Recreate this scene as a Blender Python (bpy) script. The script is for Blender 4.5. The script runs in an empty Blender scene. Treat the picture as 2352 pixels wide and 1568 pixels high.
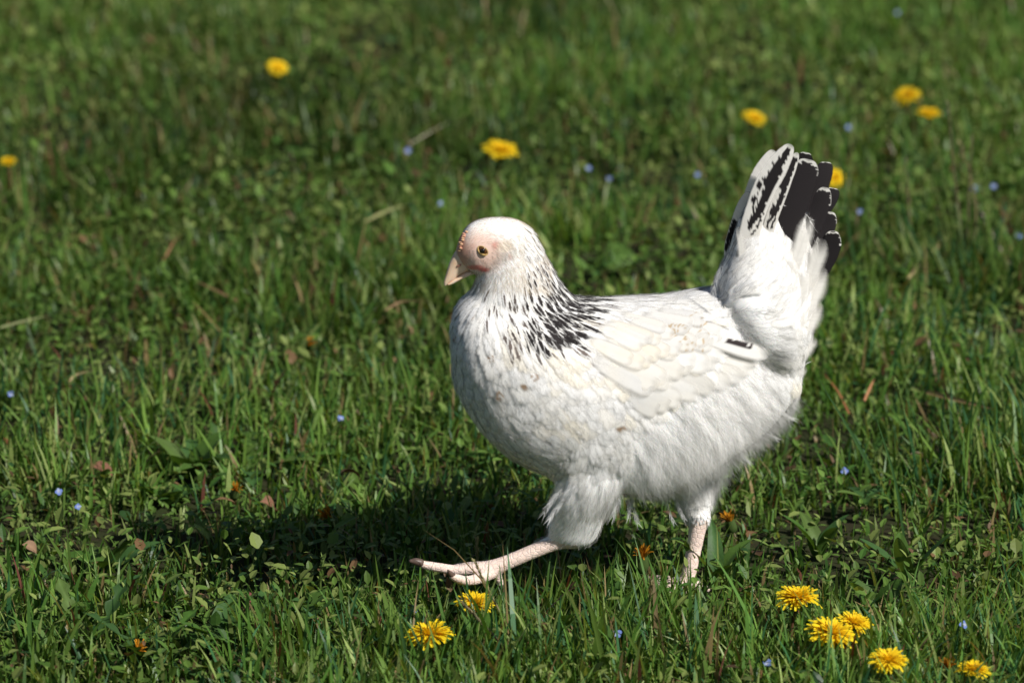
import bpy, bmesh, math, random
import numpy as np
from mathutils import Vector, Matrix
from mathutils.bvhtree import BVHTree
R = math.radians
rng = np.random.default_rng(7)
random.seed(7)
sc = bpy.context.scene
col = sc.collection

# ------------------------------------------------------------------ camera, light, exposure
CAM = np.array([0.0, -4.151, 1.603]); PITCH = R(18.0); FPX = 170 / 36 * 2352   # pixel frame 2352 x 1568
cd = bpy.data.cameras.new('camera'); cam = bpy.data.objects.new('camera', cd); col.objects.link(cam)
cam.location = CAM; cam.rotation_euler = (R(90) - PITCH, 0, 0)
cd.sensor_width = 36; cd.lens = 170; cd.clip_end = 2000; cd.clip_start = .05
cd.dof.use_dof = True; cd.dof.focus_distance = 4.40; cd.dof.aperture_fstop = 5.6
sc.camera = cam
SUN = np.array([.92, -.58, 1.0]); SUN /= np.linalg.norm(SUN)
w = bpy.data.worlds.new('World'); sc.world = w; w.use_nodes = True
nt = w.node_tree; nt.nodes.clear()
sky = nt.nodes.new('ShaderNodeTexSky'); sky.sky_type = 'NISHITA'; sky.sun_disc = False
sky.sun_elevation = math.asin(SUN[2]); sky.sun_rotation = math.atan2(SUN[0], SUN[1])
bg = nt.nodes.new('ShaderNodeBackground'); bg.inputs[1].default_value = .05
wo = nt.nodes.new('ShaderNodeOutputWorld'); nt.links.new(sky.outputs[0], bg.inputs[0]); nt.links.new(bg.outputs[0], wo.inputs[0])
sd = bpy.data.lights.new('sun', 'SUN'); sd.energy = 4.5; sd.angle = R(.53); sd.color = (1, .97, .92)
so = bpy.data.objects.new('sun', sd); col.objects.link(so); so.location = SUN * 20
so.rotation_euler = Vector(SUN).to_track_quat('Z', 'Y').to_euler()
sc.view_settings.view_transform = 'Standard'; sc.view_settings.look = 'None'; sc.view_settings.exposure = .28; sc.view_settings.gamma = 1
sc.view_settings.use_curve_mapping = False
sc.cycles.max_bounces = 12; sc.cycles.diffuse_bounces = 8; sc.cycles.transmission_bounces = 8; sc.cycles.transparent_max_bounces = 24; sc.cycles.use_denoising = True
sc.cycles.sample_clamp_indirect = 6

# ------------------------------------------------------------------ helpers
S = .0004
CR, SR = math.cos(PITCH), math.sin(PITCH)
def ray(u, v):
    x = (np.asarray(u, float) - 1176) / FPX; y = (784 - np.asarray(v, float)) / FPX
    return np.stack([x, CR + y * SR, -SR + y * CR], -1)
def px(u, v, Y=0.):                       # point on the vertical plane y = Y
    d = ray(u, v); t = (np.asarray(Y) - CAM[1]) / d[..., 1]
    return CAM + d * t[..., None]
def gp(u, v, z=0.):                       # point on the horizontal plane z
    d = ray(u, v); t = (z - CAM[2]) / d[..., 2]
    return CAM + d * t[..., None]
def uvof(P):                              # world -> pixel frame
    q = P - CAM; dep = q[..., 1] * CR - q[..., 2] * SR; up = q[..., 1] * SR + q[..., 2] * CR
    return np.stack([1176 + FPX * q[..., 0] / dep, 784 - FPX * up / dep], -1)
def nrm(a): return a / np.maximum(np.linalg.norm(a, axis=-1, keepdims=True), 1e-9)

def link(name, data, parent=None):
    o = bpy.data.objects.new(name, data); col.objects.link(o)
    if parent is not None: o.parent = parent
    return o
def tag(o, label=None, cat=None, group=None, kind=None):
    if label: o['label'] = label
    if cat: o['category'] = cat
    if group: o['group'] = group
    if kind: o['kind'] = kind
    return o
def empty(name, loc=(0, 0, 0), **k):
    o = link(name, None); o.location = Vector(loc); o.empty_display_size = .02
    return tag(o, **k)
def np_mesh(name, V, F, mat, colr=None, uv=None, smooth=True, extra=None):
    """V [n,3]; F list of arrays [m,k] (k = 3 or 4)"""
    me = bpy.data.meshes.new(name)
    if not isinstance(F, list): F = [F]
    F = [np.asarray(f, np.int32) for f in F if len(f)]
    nf = sum(len(f) for f in F); nl = sum(f.size for f in F)
    me.vertices.add(len(V)); me.vertices.foreach_set('co', np.ascontiguousarray(V, np.float32).ravel())
    me.loops.add(nl); me.polygons.add(nf)
    me.loops.foreach_set('vertex_index', np.concatenate([f.ravel() for f in F]))
    tot = np.concatenate([np.full(len(f), f.shape[1], np.int32) for f in F])
    st = np.concatenate([[0], np.cumsum(tot)[:-1]]).astype(np.int32)
    me.polygons.foreach_set('loop_start', st)
    me.polygons.foreach_set('use_smooth', np.full(nf, smooth))
    me.update(calc_edges=True); me.validate()
    if colr is not None:
        c = np.ones((len(V), 4), np.float32); c[:, :3] = colr
        a = me.attributes.new('col', 'FLOAT_COLOR', 'POINT'); a.data.foreach_set('color', c.ravel())
    if uv is not None:
        c = np.zeros((len(V), 3), np.float32); c[:, :uv.shape[1]] = uv
        a = me.attributes.new('fuv', 'FLOAT_VECTOR', 'POINT'); a.data.foreach_set('vector', c.ravel())
    for k, v in (extra or {}).items():
        a = me.attributes.new(k, 'FLOAT', 'POINT'); a.data.foreach_set('value', np.ascontiguousarray(v, np.float32))
    if mat: me.materials.append(mat)
    return me

def vnoise(P, scale, seed=0):             # smooth value noise, 2D or 3D
    P = np.asarray(P, float) * scale + seed * 17.31
    i = np.floor(P).astype(np.int64); f = P - i; f = f * f * (3 - 2 * f); D = P.shape[-1]
    out = 0
    for k in range(2 ** D):
        w_ = 1; h = seed * 1013
        for d in range(D):
            b = (k >> d) & 1
            w_ = w_ * (f[..., d] if b else 1 - f[..., d])
            h = h + (i[..., d] + b) * (374761393, 668265263, 2147483647)[d]
        h = (h ^ (h >> 13)) * 1274126177 & 0x7fffffff
        h = (h ^ (h >> 16)) & 0xffff
        out = out + w_ * (h / 65535.)
    return out

def mk(name):
    m = bpy.data.materials.new(name); m.use_nodes = True
    n = m.node_tree.nodes; n.clear(); return m, n, m.node_tree.links
def leafy(name, trans=.3, rough=.5, spec=.35, bump=0, hue=.0, tcol=(1.25, 1.1, .45), nrmattr=False, barb=False):
    m, n, l = mk(name)
    at = n.new('ShaderNodeAttribute'); at.attribute_name = 'col'
    pb = n.new('ShaderNodeBsdfPrincipled'); pb.inputs['Roughness'].default_value = rough; pb.inputs['Specular IOR Level'].default_value = spec
    l.new(at.outputs['Color'], pb.inputs['Base Color'])
    tr = n.new('ShaderNodeBsdfTranslucent')
    mx = n.new('ShaderNodeMix'); mx.data_type = 'RGBA'; mx.blend_type = 'MULTIPLY'; mx.inputs[0].default_value = 1
    l.new(at.outputs['Color'], mx.inputs[6]); mx.inputs[7].default_value = (*tcol, 1); l.new(mx.outputs[2], tr.inputs['Color'])
    ms = n.new('ShaderNodeMixShader'); ms.inputs[0].default_value = trans
    l.new(pb.outputs[0], ms.inputs[1]); l.new(tr.outputs[0], ms.inputs[2])
    o = n.new('ShaderNodeOutputMaterial'); l.new(ms.outputs[0], o.inputs[0])
    if nrmattr:
        a2 = n.new('ShaderNodeAttribute'); a2.attribute_name = 'nrm'
        l.new(a2.outputs['Vector'], pb.inputs['Normal']); l.new(a2.outputs['Vector'], tr.inputs['Normal'])
    if bump:
        te = n.new('ShaderNodeTexNoise'); bp = n.new('ShaderNodeBump'); bp.inputs['Strength'].default_value = bump
        bp.inputs['Distance'].default_value = .0006
        if barb:
            a3 = n.new('ShaderNodeAttribute'); a3.attribute_name = 'fuv'
            mp = n.new('ShaderNodeMapping'); mp.inputs['Scale'].default_value = (1.2, 220, 1)
            l.new(a3.outputs['Vector'], mp.inputs[0]); l.new(mp.outputs[0], te.inputs['Vector']); te.inputs['Scale'].default_value = 1
        else:
            tc = n.new('ShaderNodeTexCoord'); l.new(tc.outputs['Object'], te.inputs['Vector']); te.inputs['Scale'].default_value = 300
        l.new(te.outputs[0], bp.inputs['Height']); l.new(bp.outputs[0], pb.inputs['Normal'])
    return m
def plain(name, c, rough=.5, spec=.4, sss=0, bump=0, bscale=200, var=None):
    m, n, l = mk(name)
    pb = n.new('ShaderNodeBsdfPrincipled'); pb.inputs['Base Color'].default_value = (*c, 1)
    pb.inputs['Roughness'].default_value = rough; pb.inputs['Specular IOR Level'].default_value = spec
    if sss: pb.inputs['Subsurface Weight'].default_value = sss; pb.inputs['Subsurface Radius'].default_value = (.004, .002, .001)
    if bump or var:
        tc = n.new('ShaderNodeTexCoord'); te = n.new('ShaderNodeTexNoise'); te.inputs['Scale'].default_value = bscale; te.inputs['Detail'].default_value = 4
        l.new(tc.outputs['Object'], te.inputs['Vector'])
    if bump:
        bp = n.new('ShaderNodeBump'); bp.inputs['Strength'].default_value = bump; bp.inputs['Distance'].default_value = .001
        l.new(te.outputs[0], bp.inputs['Height']); l.new(bp.outputs[0], pb.inputs['Normal'])
    if var:
        cr = n.new('ShaderNodeValToRGB'); cr.color_ramp.elements[0].color = (*c, 1); cr.color_ramp.elements[1].color = (*var, 1)
        cr.color_ramp.elements[0].position = .38; cr.color_ramp.elements[1].position = .66
        l.new(te.outputs[0], cr.inputs[0]); l.new(cr.outputs[0], pb.inputs['Base Color'])
    o = n.new('ShaderNodeOutputMaterial'); l.new(pb.outputs[0], o.inputs[0]); return m

M_grass = leafy('grass_blade', trans=.36, rough=.40, spec=.28)
M_leaf = leafy('broad_leaf', trans=.28, rough=.5, spec=.22, bump=.5)
M_dry = leafy('dry_plant', trans=.15, rough=.7, spec=.15, tcol=(1.1, .9, .6))
M_petal = leafy('petal', trans=.3, rough=.6, spec=.15, tcol=(1.1, 1.0, .6))
M_feather = leafy('feather_vane', trans=.22, rough=.65, spec=.12, tcol=(1, .96, .9), bump=.35, barb=True)
M_fluff = leafy('down_fluff', trans=.06, rough=.8, spec=.03, tcol=(1, .97, .92), nrmattr=True)
def thinout(m, k):
    n, l = m.node_tree.nodes, m.node_tree.links; out = next(x for x in n if x.type == 'OUTPUT_MATERIAL'); src = out.inputs[0].links[0].from_socket
    tr = n.new('ShaderNodeBsdfTransparent'); ms = n.new('ShaderNodeMixShader'); ms.inputs[0].default_value = k
    l.new(src, ms.inputs[1]); l.new(tr.outputs[0], ms.inputs[2]); l.new(ms.outputs[0], out.inputs[0]); return m
thinout(M_fluff, .6)
def soften(m, lo, hi, amt, blend=0.):
    n, l = m.node_tree.nodes, m.node_tree.links
    out = next(x for x in n if x.type == 'OUTPUT_MATERIAL'); src = out.inputs[0].links[0].from_socket
    at = n.new('ShaderNodeAttribute'); at.attribute_name = 'fuv'; sx = n.new('ShaderNodeSeparateXYZ'); l.new(at.outputs['Vector'], sx.inputs[0])
    mr = n.new('ShaderNodeMapRange'); mr.interpolation_type = 'SMOOTHSTEP'; mr.inputs[1].default_value = lo; mr.inputs[2].default_value = hi; mr.inputs[4].default_value = amt
    l.new(sx.outputs[2], mr.inputs[0]); tr = n.new('ShaderNodeBsdfTransparent'); ms = n.new('ShaderNodeMixShader')
    l.new(mr.outputs[0], ms.inputs[0]); l.new(src, ms.inputs[1]); l.new(tr.outputs[0], ms.inputs[2]); l.new(ms.outputs[0], out.inputs[0])
    if blend:
        a2 = n.new('ShaderNodeAttribute'); a2.attribute_name = 'nrm'; ge = n.new('ShaderNodeNewGeometry'); mx = n.new('ShaderNodeMix'); mx.data_type = 'VECTOR'; mx.inputs[0].default_value = blend
        l.new(ge.outputs['Normal'], mx.inputs[4]); l.new(a2.outputs['Vector'], mx.inputs[5])
        nz = n.new('ShaderNodeVectorMath'); nz.operation = 'NORMALIZE'; l.new(mx.outputs[1], nz.inputs[0])
        for x in n:
            if x.type in ('BSDF_PRINCIPLED', 'BSDF_TRANSLUCENT', 'BUMP'):
                if x.type == 'BSDF_PRINCIPLED' and x.inputs['Normal'].is_linked: continue
                l.new(nz.outputs[0], x.inputs['Normal'])
    return m
M_soft = soften(leafy('soft_feather', trans=.10, rough=.7, spec=.08, tcol=(1, .97, .92), bump=.3, barb=True), .3, 1., .95, .85)
soften(M_feather, .86, 1., .6)
M_soil = plain('soil', (.030, .026, .014), .95, .1, bump=1, bscale=60, var=(.028, .040, .012))

# ------------------------------------------------------------------ ground
me = np_mesh('ground', np.array([[-300, -300, 0], [300, -300, 0], [300, 600, 0], [-300, 600, 0]], float), np.array([[0, 1, 2, 3]]), M_soil)
tag(link('ground', me), kind='structure')

# ------------------------------------------------------------------ grass
def blades(root, h, wd, az, lean, curve, colr, tw, segs=4):
    n = len(h); t = np.linspace(0, 1, segs + 1)
    d = np.stack([np.cos(az), np.sin(az), np.zeros(n)], -1)
    sd_ = np.stack([-np.sin(az + tw), np.cos(az + tw), np.zeros(n)], -1)
    ang = lean[:, None] + curve[:, None] * t[None] ** 1.3                     # angle from vertical along the blade
    st = h[:, None] / segs
    am = .5 * (ang[:, 1:] + ang[:, :-1])
    hx = np.concatenate([np.zeros((n, 1)), np.cumsum(np.sin(am) * st, 1)], 1)
    hz = np.concatenate([np.zeros((n, 1)), np.cumsum(np.cos(am) * st, 1)], 1)
    P = root[:, None, :] + d[:, None, :] * hx[..., None] + np.array([0, 0, 1.]) * hz[..., None]
    prof = np.array([.75, 1., .92, .68, .0])[:segs + 1] if segs == 4 else np.linspace(1, 0, segs + 1) ** .6
    wv = (.5 * wd)[:, None] * prof[None]
    L = P - sd_[:, None] * wv[..., None]; Rr = P + sd_[:, None] * wv[..., None]
    V = np.concatenate([np.stack([L[:, :-1], Rr[:, :-1]], 2).reshape(n, -1, 3), P[:, -1:]], 1)   # 2*segs + 1
    k = 2 * segs + 1; b = (np.arange(n) * k)[:, None, None]
    q = np.array([[2 * i, 2 * i + 1, 2 * i + 3, 2 * i + 2] for i in range(segs - 1)])[None] + b
    tr = np.array([[2 * segs - 2, 2 * segs - 1, 2 * segs]])[None] + b
    C = np.repeat(colr[:, None], k, 1).copy()
    return V.reshape(-1, 3), [q.reshape(-1, 4), tr.reshape(-1, 3)], C.reshape(-1, 3)

def grass_colour(n, xy):
    base = np.array([[.034, .082, .015], [.066, .145, .024], [.114, .195, .036], [.034, .102, .036], [.21, .27, .08]])
    patch = vnoise(xy, 4.0, 3); p2 = vnoise(xy, 11., 5)
    r = rng.random(n) * .6 + patch * .35 + p2 * .25
    idx = np.clip((r * 3.6).astype(int), 0, 3); idx = np.where(rng.random(n) < .16, 4, idx)
    c = base[idx] * rng.uniform(.75, 1.35, (n, 1)) * (.50 + 1.1 * vnoise(xy, 2.8, 61))[:, None]
    dry = rng.random(n) < .065
    c[dry] = np.array([.26, .19, .085]) * rng.uniform(.6, 1.25, (dry.sum(), 1))
    red = rng.random(n) < .012; c[red] = np.array([.16, .06, .04])
    return c
def in_view(xy, m=.08):
    y = xy[:, 1]; hw = (y - CAM[1]) / CR * 1.06 * math.tan(R(6.05)) + m
    ok = (y > -.42) & (y < 2.75); near = np.abs(xy[:, 0]) < hw
    return ok & (near | ((np.abs(xy[:, 0]) < hw + .52) & (rng.random(len(xy)) < .45)))     # thinner just outside the view
def scatter(n, x0, x1, y0, y1): return np.stack([rng.uniform(x0, x1, n), rng.uniform(y0, y1, n)], -1)
def z3(xy, z=0.): return np.concatenate([xy, np.full((len(xy), 1), z)], 1)

def lawn(xy, hscale=1., segs=4, wscale=1.):
    n = len(xy)
    tall = np.clip(1.9 * vnoise(xy, 5., 11) - .45, 0, 1.3)
    h = (.011 + .034 * rng.random(n) ** 1.7 + .026 * tall) * hscale * rng.uniform(.8, 1.15, n)
    h = h * (1 - .30 * np.exp(-((xy[:, 0] + .30) / .28) ** 2 - ((xy[:, 1] - .05) / .22) ** 2))        # nibbled short left of the hen
    wd = rng.uniform(.0016, .0036, n) * wscale; wd = np.where(rng.random(n) < .12, wd * 1.7, wd)
    az = rng.uniform(0, 2 * np.pi, n)
    lean = np.abs(rng.normal(.12, .30, n)); lean = np.where(rng.random(n) < .1, rng.uniform(.8, 1.4, n), lean)
    return blades(z3(xy), h, wd, az, lean, rng.uniform(0, .9, n), grass_colour(n, xy), rng.normal(0, .7, n), segs)
def join(parts):
    V, F4, F3, C = [], [], [], []; off = 0
    for v, f, c in parts:
        for ff in f: (F4 if ff.shape[1] == 4 else F3).append(ff + off)
        V.append(v); C.append(c); off += len(v)
    F = []
    if F4: F.append(np.concatenate(F4))
    if F3: F.append(np.concatenate(F3))
    return np.concatenate(V), F, np.concatenate(C)

CLEAR = np.array([gp(u, v + 18, 0.)[:2] for u, v in [(438, 1100), (575, 1085), (385, 1150), (70, 1470), (205, 1500), (345, 1515), (505, 1480), (640, 1470), (250, 1300), (770, 1420), (1640, 1330), (1600, 1425), (1880, 1270), (2085, 1330), (1290, 1480), (1760, 1440), (2020, 1400), (2135, 690), (1985, 1185), (622, 1150), (520, 1150), (235, 1072), (2108, 1045), (2105, 1452), (1090, 1450), (986, 1520), (1833, 1440), (1912, 1520), (1962, 1500), (2040, 1580), (2236, 1590), (1470, 1330)]])
def ok_density(xy, k=.9):                  # thin places in the sward
    dm = np.min([((xy - c) ** 2).sum(1) for c in CLEAR], 0) ** .5
    return (rng.random(len(xy)) < np.clip(.02 + 1.3 * k * vnoise(xy, 8., 21), 0, 1)) & (rng.random(len(xy)) < np.clip(.25 + (dm - .022) / .03, .25, 1))
xy = scatter(168000, -1.4, 1.4, -.42, 2.75); xy = xy[in_view(xy)]; xy = xy[ok_density(xy)]
tf = scatter(7280, -1.4, 1.4, -.42, 2.75); tf = tf[in_view(tf)]; tf = tf[ok_density(tf)]
tx = np.repeat(tf, 9, 0) + rng.normal(0, .006, (len(tf) * 9, 2))
fx = np.stack([rng.normal(.145, .026, 90), rng.uniform(-.05, .035, 90)], -1)      # thicker grass round the standing foot
tall_ = np.concatenate([gp(u, v, 0.)[None, :2] + rng.normal(0, 1, (k, 2)) * [sx, sy] for u, v, k, sx, sy in [(2210, 680, 260, .06, .05), (2080, 900, 180, .06, .06), (2230, 1120, 200, .05, .06), (2000, 1150, 120, .05, .05), (1220, 1570, 160, .09, .03), (1500, 1560, 110, .07, .03), (2150, 1570, 110, .08, .03), (1960, 640, 120, .05, .05)]])
tall_ = tall_[np.min([((tall_ - c) ** 2).sum(1) for c in CLEAR], 0) > .022 ** 2]
V, F, C = join([lawn(xy), lawn(tx, 1.25), lawn(fx, .8), lawn(tall_, 1.75, wscale=.95)])
tag(link('grass', np_mesh('grass', V, F, M_grass, C, smooth=False)), 'short green lawn grass growing all round the hen', kind='stuff')
print('grass tris', sum(len(f) * (f.shape[1] - 2) for f in F))

# small leaves between the blades (clover, speedwell, chickweed, moss)
def leaflets(c, n_, az, tilt, ln, wd, colr, fold=.25):
    n = len(ln)
    d = np.stack([np.cos(az) * np.cos(tilt), np.sin(az) * np.cos(tilt), np.sin(tilt)], -1)
    s = np.stack([-np.sin(az), np.cos(az), np.zeros(n)], -1)
    up = np.cross(d, s)
    tt = np.array([0, .3, .7, 1.]); ww = np.array([.15, .95, .8, .1])
    mid = c[:, None] + d[:, None] * (ln[:, None] * tt)[..., None] - up[:, None] * (ln[:, None] * .12 * tt ** 2)[..., None]
    off = (wd[:, None] * .5 * ww)[..., None]
    Lf = mid - s[:, None] * off + up[:, None] * off * fold; Rt = mid + s[:, None] * off + up[:, None] * off * fold
    V = np.stack([Lf, mid, Rt], 2).reshape(n, 12, 3)
    q = np.array([[3 * i, 3 * i + 1, 3 * i + 4, 3 * i + 3] for i in range(3)] + [[3 * i + 1, 3 * i + 2, 3 * i + 5, 3 * i + 4] for i in range(3)])
    Fq = (q[None] + (np.arange(n) * 12)[:, None, None]).reshape(-1, 4)
    return V.reshape(-1, 3), [Fq], np.repeat(colr, 12, 0)
def cover(xy):
    n = len(xy)
    z = rng.uniform(.002, .036, n) * (.5 + vnoise(xy, 7., 31))
    base = np.array([[.046, .108, .018], [.104, .182, .032], [.18, .23, .060], [.036, .092, .026]])
    p = vnoise(xy, 8., 33); idx = np.clip((p * 2.2 + rng.random(n) * 1.6).astype(int), 0, 3)
    c = base[idx] * rng.uniform(.7, 1.3, (n, 1))
    br = rng.random(n) < .06; c[br] = np.array([.13, .075, .035]) * rng.uniform(.5, 1.5, (br.sum(), 1))
    ln = rng.uniform(.004, .009, n) * rng.choice([.8, 1, 1.2, 1.9], n); wd = ln * rng.uniform(.3, .85, n)
    return leaflets(z3(xy) + np.array([0, 0, 1.]) * z[:, None], n, rng.uniform(0, 6.28, n), rng.normal(.25, .55, n), ln, wd, c)
xy = scatter(168000, -1.4, 1.4, -.42, 2.75); xy = xy[in_view(xy)]
xy = xy[rng.random(len(xy)) < .2 + .9 * vnoise(xy, 5., 41)]
V, F, C = cover(xy)
tag(link('ground_cover', np_mesh('ground_cover', V, F, M_leaf, C, smooth=False)), 'tiny round weed leaves and moss between the grass blades', kind='stuff')

# larger weed leaves in clumps
cc_ = scatter(700, -1.0, 1.0, -.42, 2.75); cc_ = cc_[in_view(cc_)]; cc_ = cc_[rng.random(len(cc_)) < .15 + 1.1 * vnoise(cc_, 3., 71)]
xy = np.repeat(cc_, 9, 0) + rng.normal(0, .022, (len(cc_) * 9, 2)); n_ = len(xy)
cb = np.array([[.050, .115, .022], [.085, .165, .030], [.14, .21, .05]])[rng.choice(3, n_, p=[.4, .4, .2])] * rng.uniform(.75, 1.3, (n_, 1)); ln_ = rng.uniform(.010, .024, n_)
V, F, C = leaflets(z3(xy) + np.array([0, 0, 1.]) * rng.uniform(.004, .030, n_)[:, None], n_, rng.uniform(0, 6.28, n_), rng.uniform(.0, 1.1, n_), ln_, ln_ * rng.uniform(.25, .55, n_), cb)
tag(link('weed_leaves', np_mesh('weed_leaves', V, F, M_leaf, C, smooth=False)), 'scattered larger weed leaves sticking out of the lawn', kind='stuff')

# lawn beyond the frame, shared patches
pxy = scatter(2600, -.25, .25, -.25, .25); cxy = scatter(1500, -.25, .25, -.25, .25)
V, F, C = join([lawn(pxy, 1.1, 4, 1.3), cover(cxy)])
patch_me = np_mesh('grass_patch', V, F, M_grass, C, smooth=False)
for i in range(-6, 7):
    for j in range(-3, 13):
        c = np.array([[i * .5, -.25 + j * .5]])
        hw = max((c[0, 1] - CAM[1]) / CR * 1.06 * math.tan(R(6.05)), 0) + .02
        if abs(c[0, 0]) - .05 < hw and -.2 < c[0, 1] < 2.6: continue
        o = link('grass_patch', patch_me); o.location = (c[0, 0], c[0, 1], 0); o.rotation_euler.z = random.choice([0, 1, 2, 3]) * math.pi / 2
        tag(o, 'green lawn grass around the edges of the scene', kind='stuff', group='lawn outside the view')


# ------------------------------------------------------------------ single plants, placed where they grow
def ribbon(P, wd, nrmal, rows=None, fold=0.):
    """strip of quads along P [k,3] with widths wd [k]; nrmal = face direction; with fold a middle rib"""
    P = np.asarray(P, float); T = nrm(np.gradient(P, axis=0)); s = nrm(np.cross(np.asarray(nrmal, float), T)); up = np.cross(T, s)
    w_ = np.asarray(wd)[:, None] * .5
    V = np.stack([P - s * w_ + up * w_ * fold, P, P + s * w_ + up * w_ * fold], 1).reshape(-1, 3); n = len(P)
    F = np.array([[3 * i + j, 3 * i + j + 1, 3 * i + j + 4, 3 * i + j + 3] for i in range(n - 1) for j in range(2)])
    return V, F
def spath(P, k):
    P = np.asarray(P, float); n = len(P); t = np.linspace(0, n - 1, k); i = np.clip(t.astype(int), 0, n - 2); f = (t - i)[:, None]
    Q = np.concatenate([[2 * P[0] - P[1]], P, [2 * P[-1] - P[-2]]])
    p0, p1, p2, p3 = Q[i], Q[i + 1], Q[i + 2], Q[i + 3]
    return .5 * (2 * p1 + (p2 - p0) * f + (2 * p0 - 5 * p1 + 4 * p2 - p3) * f ** 2 + (3 * p1 - p0 - 3 * p2 + p3) * f ** 3)
def rod(P, rad, nseg=7, k=10):
    P = spath(P, k); rad = np.interp(np.linspace(0, 1, k), np.linspace(0, 1, len(rad)), rad)
    T = nrm(np.gradient(P, axis=0)); a = np.linspace(0, 2 * np.pi, nseg, endpoint=False)
    s = nrm(np.cross(T, [.13, .97, .2])); b = np.cross(s, T)
    V = (P[:, None] + rad[:, None, None] * (np.cos(a)[None, :, None] * s[:, None] + np.sin(a)[None, :, None] * b[:, None])).reshape(-1, 3)
    F = [[i * nseg + j, i * nseg + (j + 1) % nseg, (i + 1) * nseg + (j + 1) % nseg, (i + 1) * nseg + j] for i in range(k - 1) for j in range(nseg)]
    V = np.concatenate([V, P[-1:]]); e = len(V) - 1
    return V, [np.array(F), np.array([[(k - 1) * nseg + j, (k - 1) * nseg + (j + 1) % nseg, e] for j in range(nseg)])]
def merge(lst):
    V, F4, F3, C, o = [], [], [], [], 0
    for v, f, c in lst:
        for ff in (f if isinstance(f, list) else [f]): (F4 if ff.shape[1] == 4 else F3).append(ff + o)
        V.append(v); C.append(np.broadcast_to(np.asarray(c, float), v.shape)); o += len(v)
    return np.concatenate(V), [np.concatenate(x) for x in (F4, F3) if x], np.concatenate(C)

# ---- dandelions
def floret(L, wdt, el, curl, c0, c1):
    t = np.linspace(0, 1, 6); ang = el - curl * t ** 2
    x = np.concatenate([[0], np.cumsum(np.cos(ang[1:]) * L / 5)]); z = np.concatenate([[0], np.cumsum(np.sin(ang[1:]) * L / 5)])
    P = np.stack([x, 0 * x, z], -1); V, F = ribbon(P, wdt * np.array([.55, .85, 1, 1, .95, .62]), [0, 0, 1], fold=.35)
    C = np.repeat(np.array(c0)[None] * (1 - t[:, None]) + np.array(c1)[None] * t[:, None], 3, 0)
    return V, F, C
def rotz(V, a, r=0.):
    c, s = math.cos(a), math.sin(a); V = V + np.array([r, 0, 0]); return np.stack([V[:, 0] * c - V[:, 1] * s, V[:, 0] * s + V[:, 1] * c, V[:, 2]], -1)
YEL, ORA = (.86, .67, .02), (.86, .60, .014)
def disc_mesh(outer):
    lst = []
    rings = ([(36, .0195, 14, .0010, .0028)] if outer else []) + [(42, .0182, 22, .0010, .0030), (38, .0160, 34, .0008, .0026), (32, .0135, 48, .0006, .0022), (18, .0105, 66, .0004, .0014), (12, .0090, 80, .0002, .0012)]
    for n_, L, el, r, wdt in rings:
        for i in range(n_):
            k = (90 - el) / 76
            c1 = np.array(YEL) * k + np.array(ORA) * (1 - k)
            V, F, C = floret(L * random.uniform(.85, 1.1), wdt, R(el + random.uniform(-8, 8)), R(random.uniform(5, 40)), np.array(ORA) * .9, c1 * random.uniform(.9, 1.08))
            lst.append((rotz(V, 2 * math.pi * (i + random.uniform(-.3, .3)) / n_, r), F, C))
    return np_mesh('flower_head', *merge(lst)[:2], M_petal, merge(lst)[2], smooth=False)
discs_full = [disc_mesh(True) for _ in range(3)]; discs_in = [disc_mesh(False) for _ in range(2)]
petals = []
for q in range(3):
    V, F, C = floret(.0200 * (.97 + .04 * q), .0030, R(12), R(14 + 16 * q), ORA, YEL); petals.append(np_mesh('petal', V + [.001, 0, 0], F, M_petal, C, smooth=False))
def bract_mesh():
    lst = []
    for r_ in range(2):
        for i in range(13):
            t = np.linspace(0, 1, 4); P = np.stack([.0035 + .004 * t + (.006 * t ** 2 if r_ else 0), 0 * t, -.007 + (.011 * t if not r_ else .006 * t - .010 * t ** 2)], -1)
            V, F = ribbon(P, .0022 * np.array([1, 1, .8, .1]), [1, 0, 1]); lst.append((rotz(V, 2 * math.pi * (i + .5 * r_) / 13), F, (.055, .10, .025)))
    a = np.linspace(0, 2 * np.pi, 12, endpoint=False); Vc = np.concatenate([np.stack([r0 * np.cos(a), r0 * np.sin(a), 0 * a + z0], -1) for r0, z0 in ((.0016, -.0085), (.0050, -.0065), (.0060, -.002), (.0050, .0006))])
    Fc = np.array([[i * 12 + j, i * 12 + (j + 1) % 12, (i + 1) * 12 + (j + 1) % 12, (i + 1) * 12 + j] for i in range(3) for j in range(12)]); lst.append((Vc, Fc, (.05, .095, .03)))
    v, f, c = merge(lst); return np_mesh('bracts', v, f, M_leaf, c)
bracts = bract_mesh()
def stem_of(parent, base, top, rad, c, name='stem', bend=.006):
    m_ = (base + top) / 2 + np.array([random.uniform(-1, 1), random.uniform(-1, 1), 0]) * bend - base
    V, F = rod([np.zeros(3) - [0, 0, .004], m_, top - base], [rad * 1.15, rad, rad * .85], 7, 9)
    C = np.array(c)[None] * (1 - V[:, 2:3] * 4) + np.array((.075, .11, .03))[None] * V[:, 2:3] * 4
    return link(name, np_mesh(name, V, F, M_leaf, np.clip(C, .005, 1)), parent)
def turn(o, axis_dir, spin):
    q = Vector((0, 0, 1)).rotation_difference(Vector(axis_dir).normalized()); o.rotation_mode = 'QUATERNION'
    from mathutils import Quaternion
    o.rotation_quaternion = q @ Quaternion((0, 0, 1), spin)
DG = 'dandelions in flower'
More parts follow.
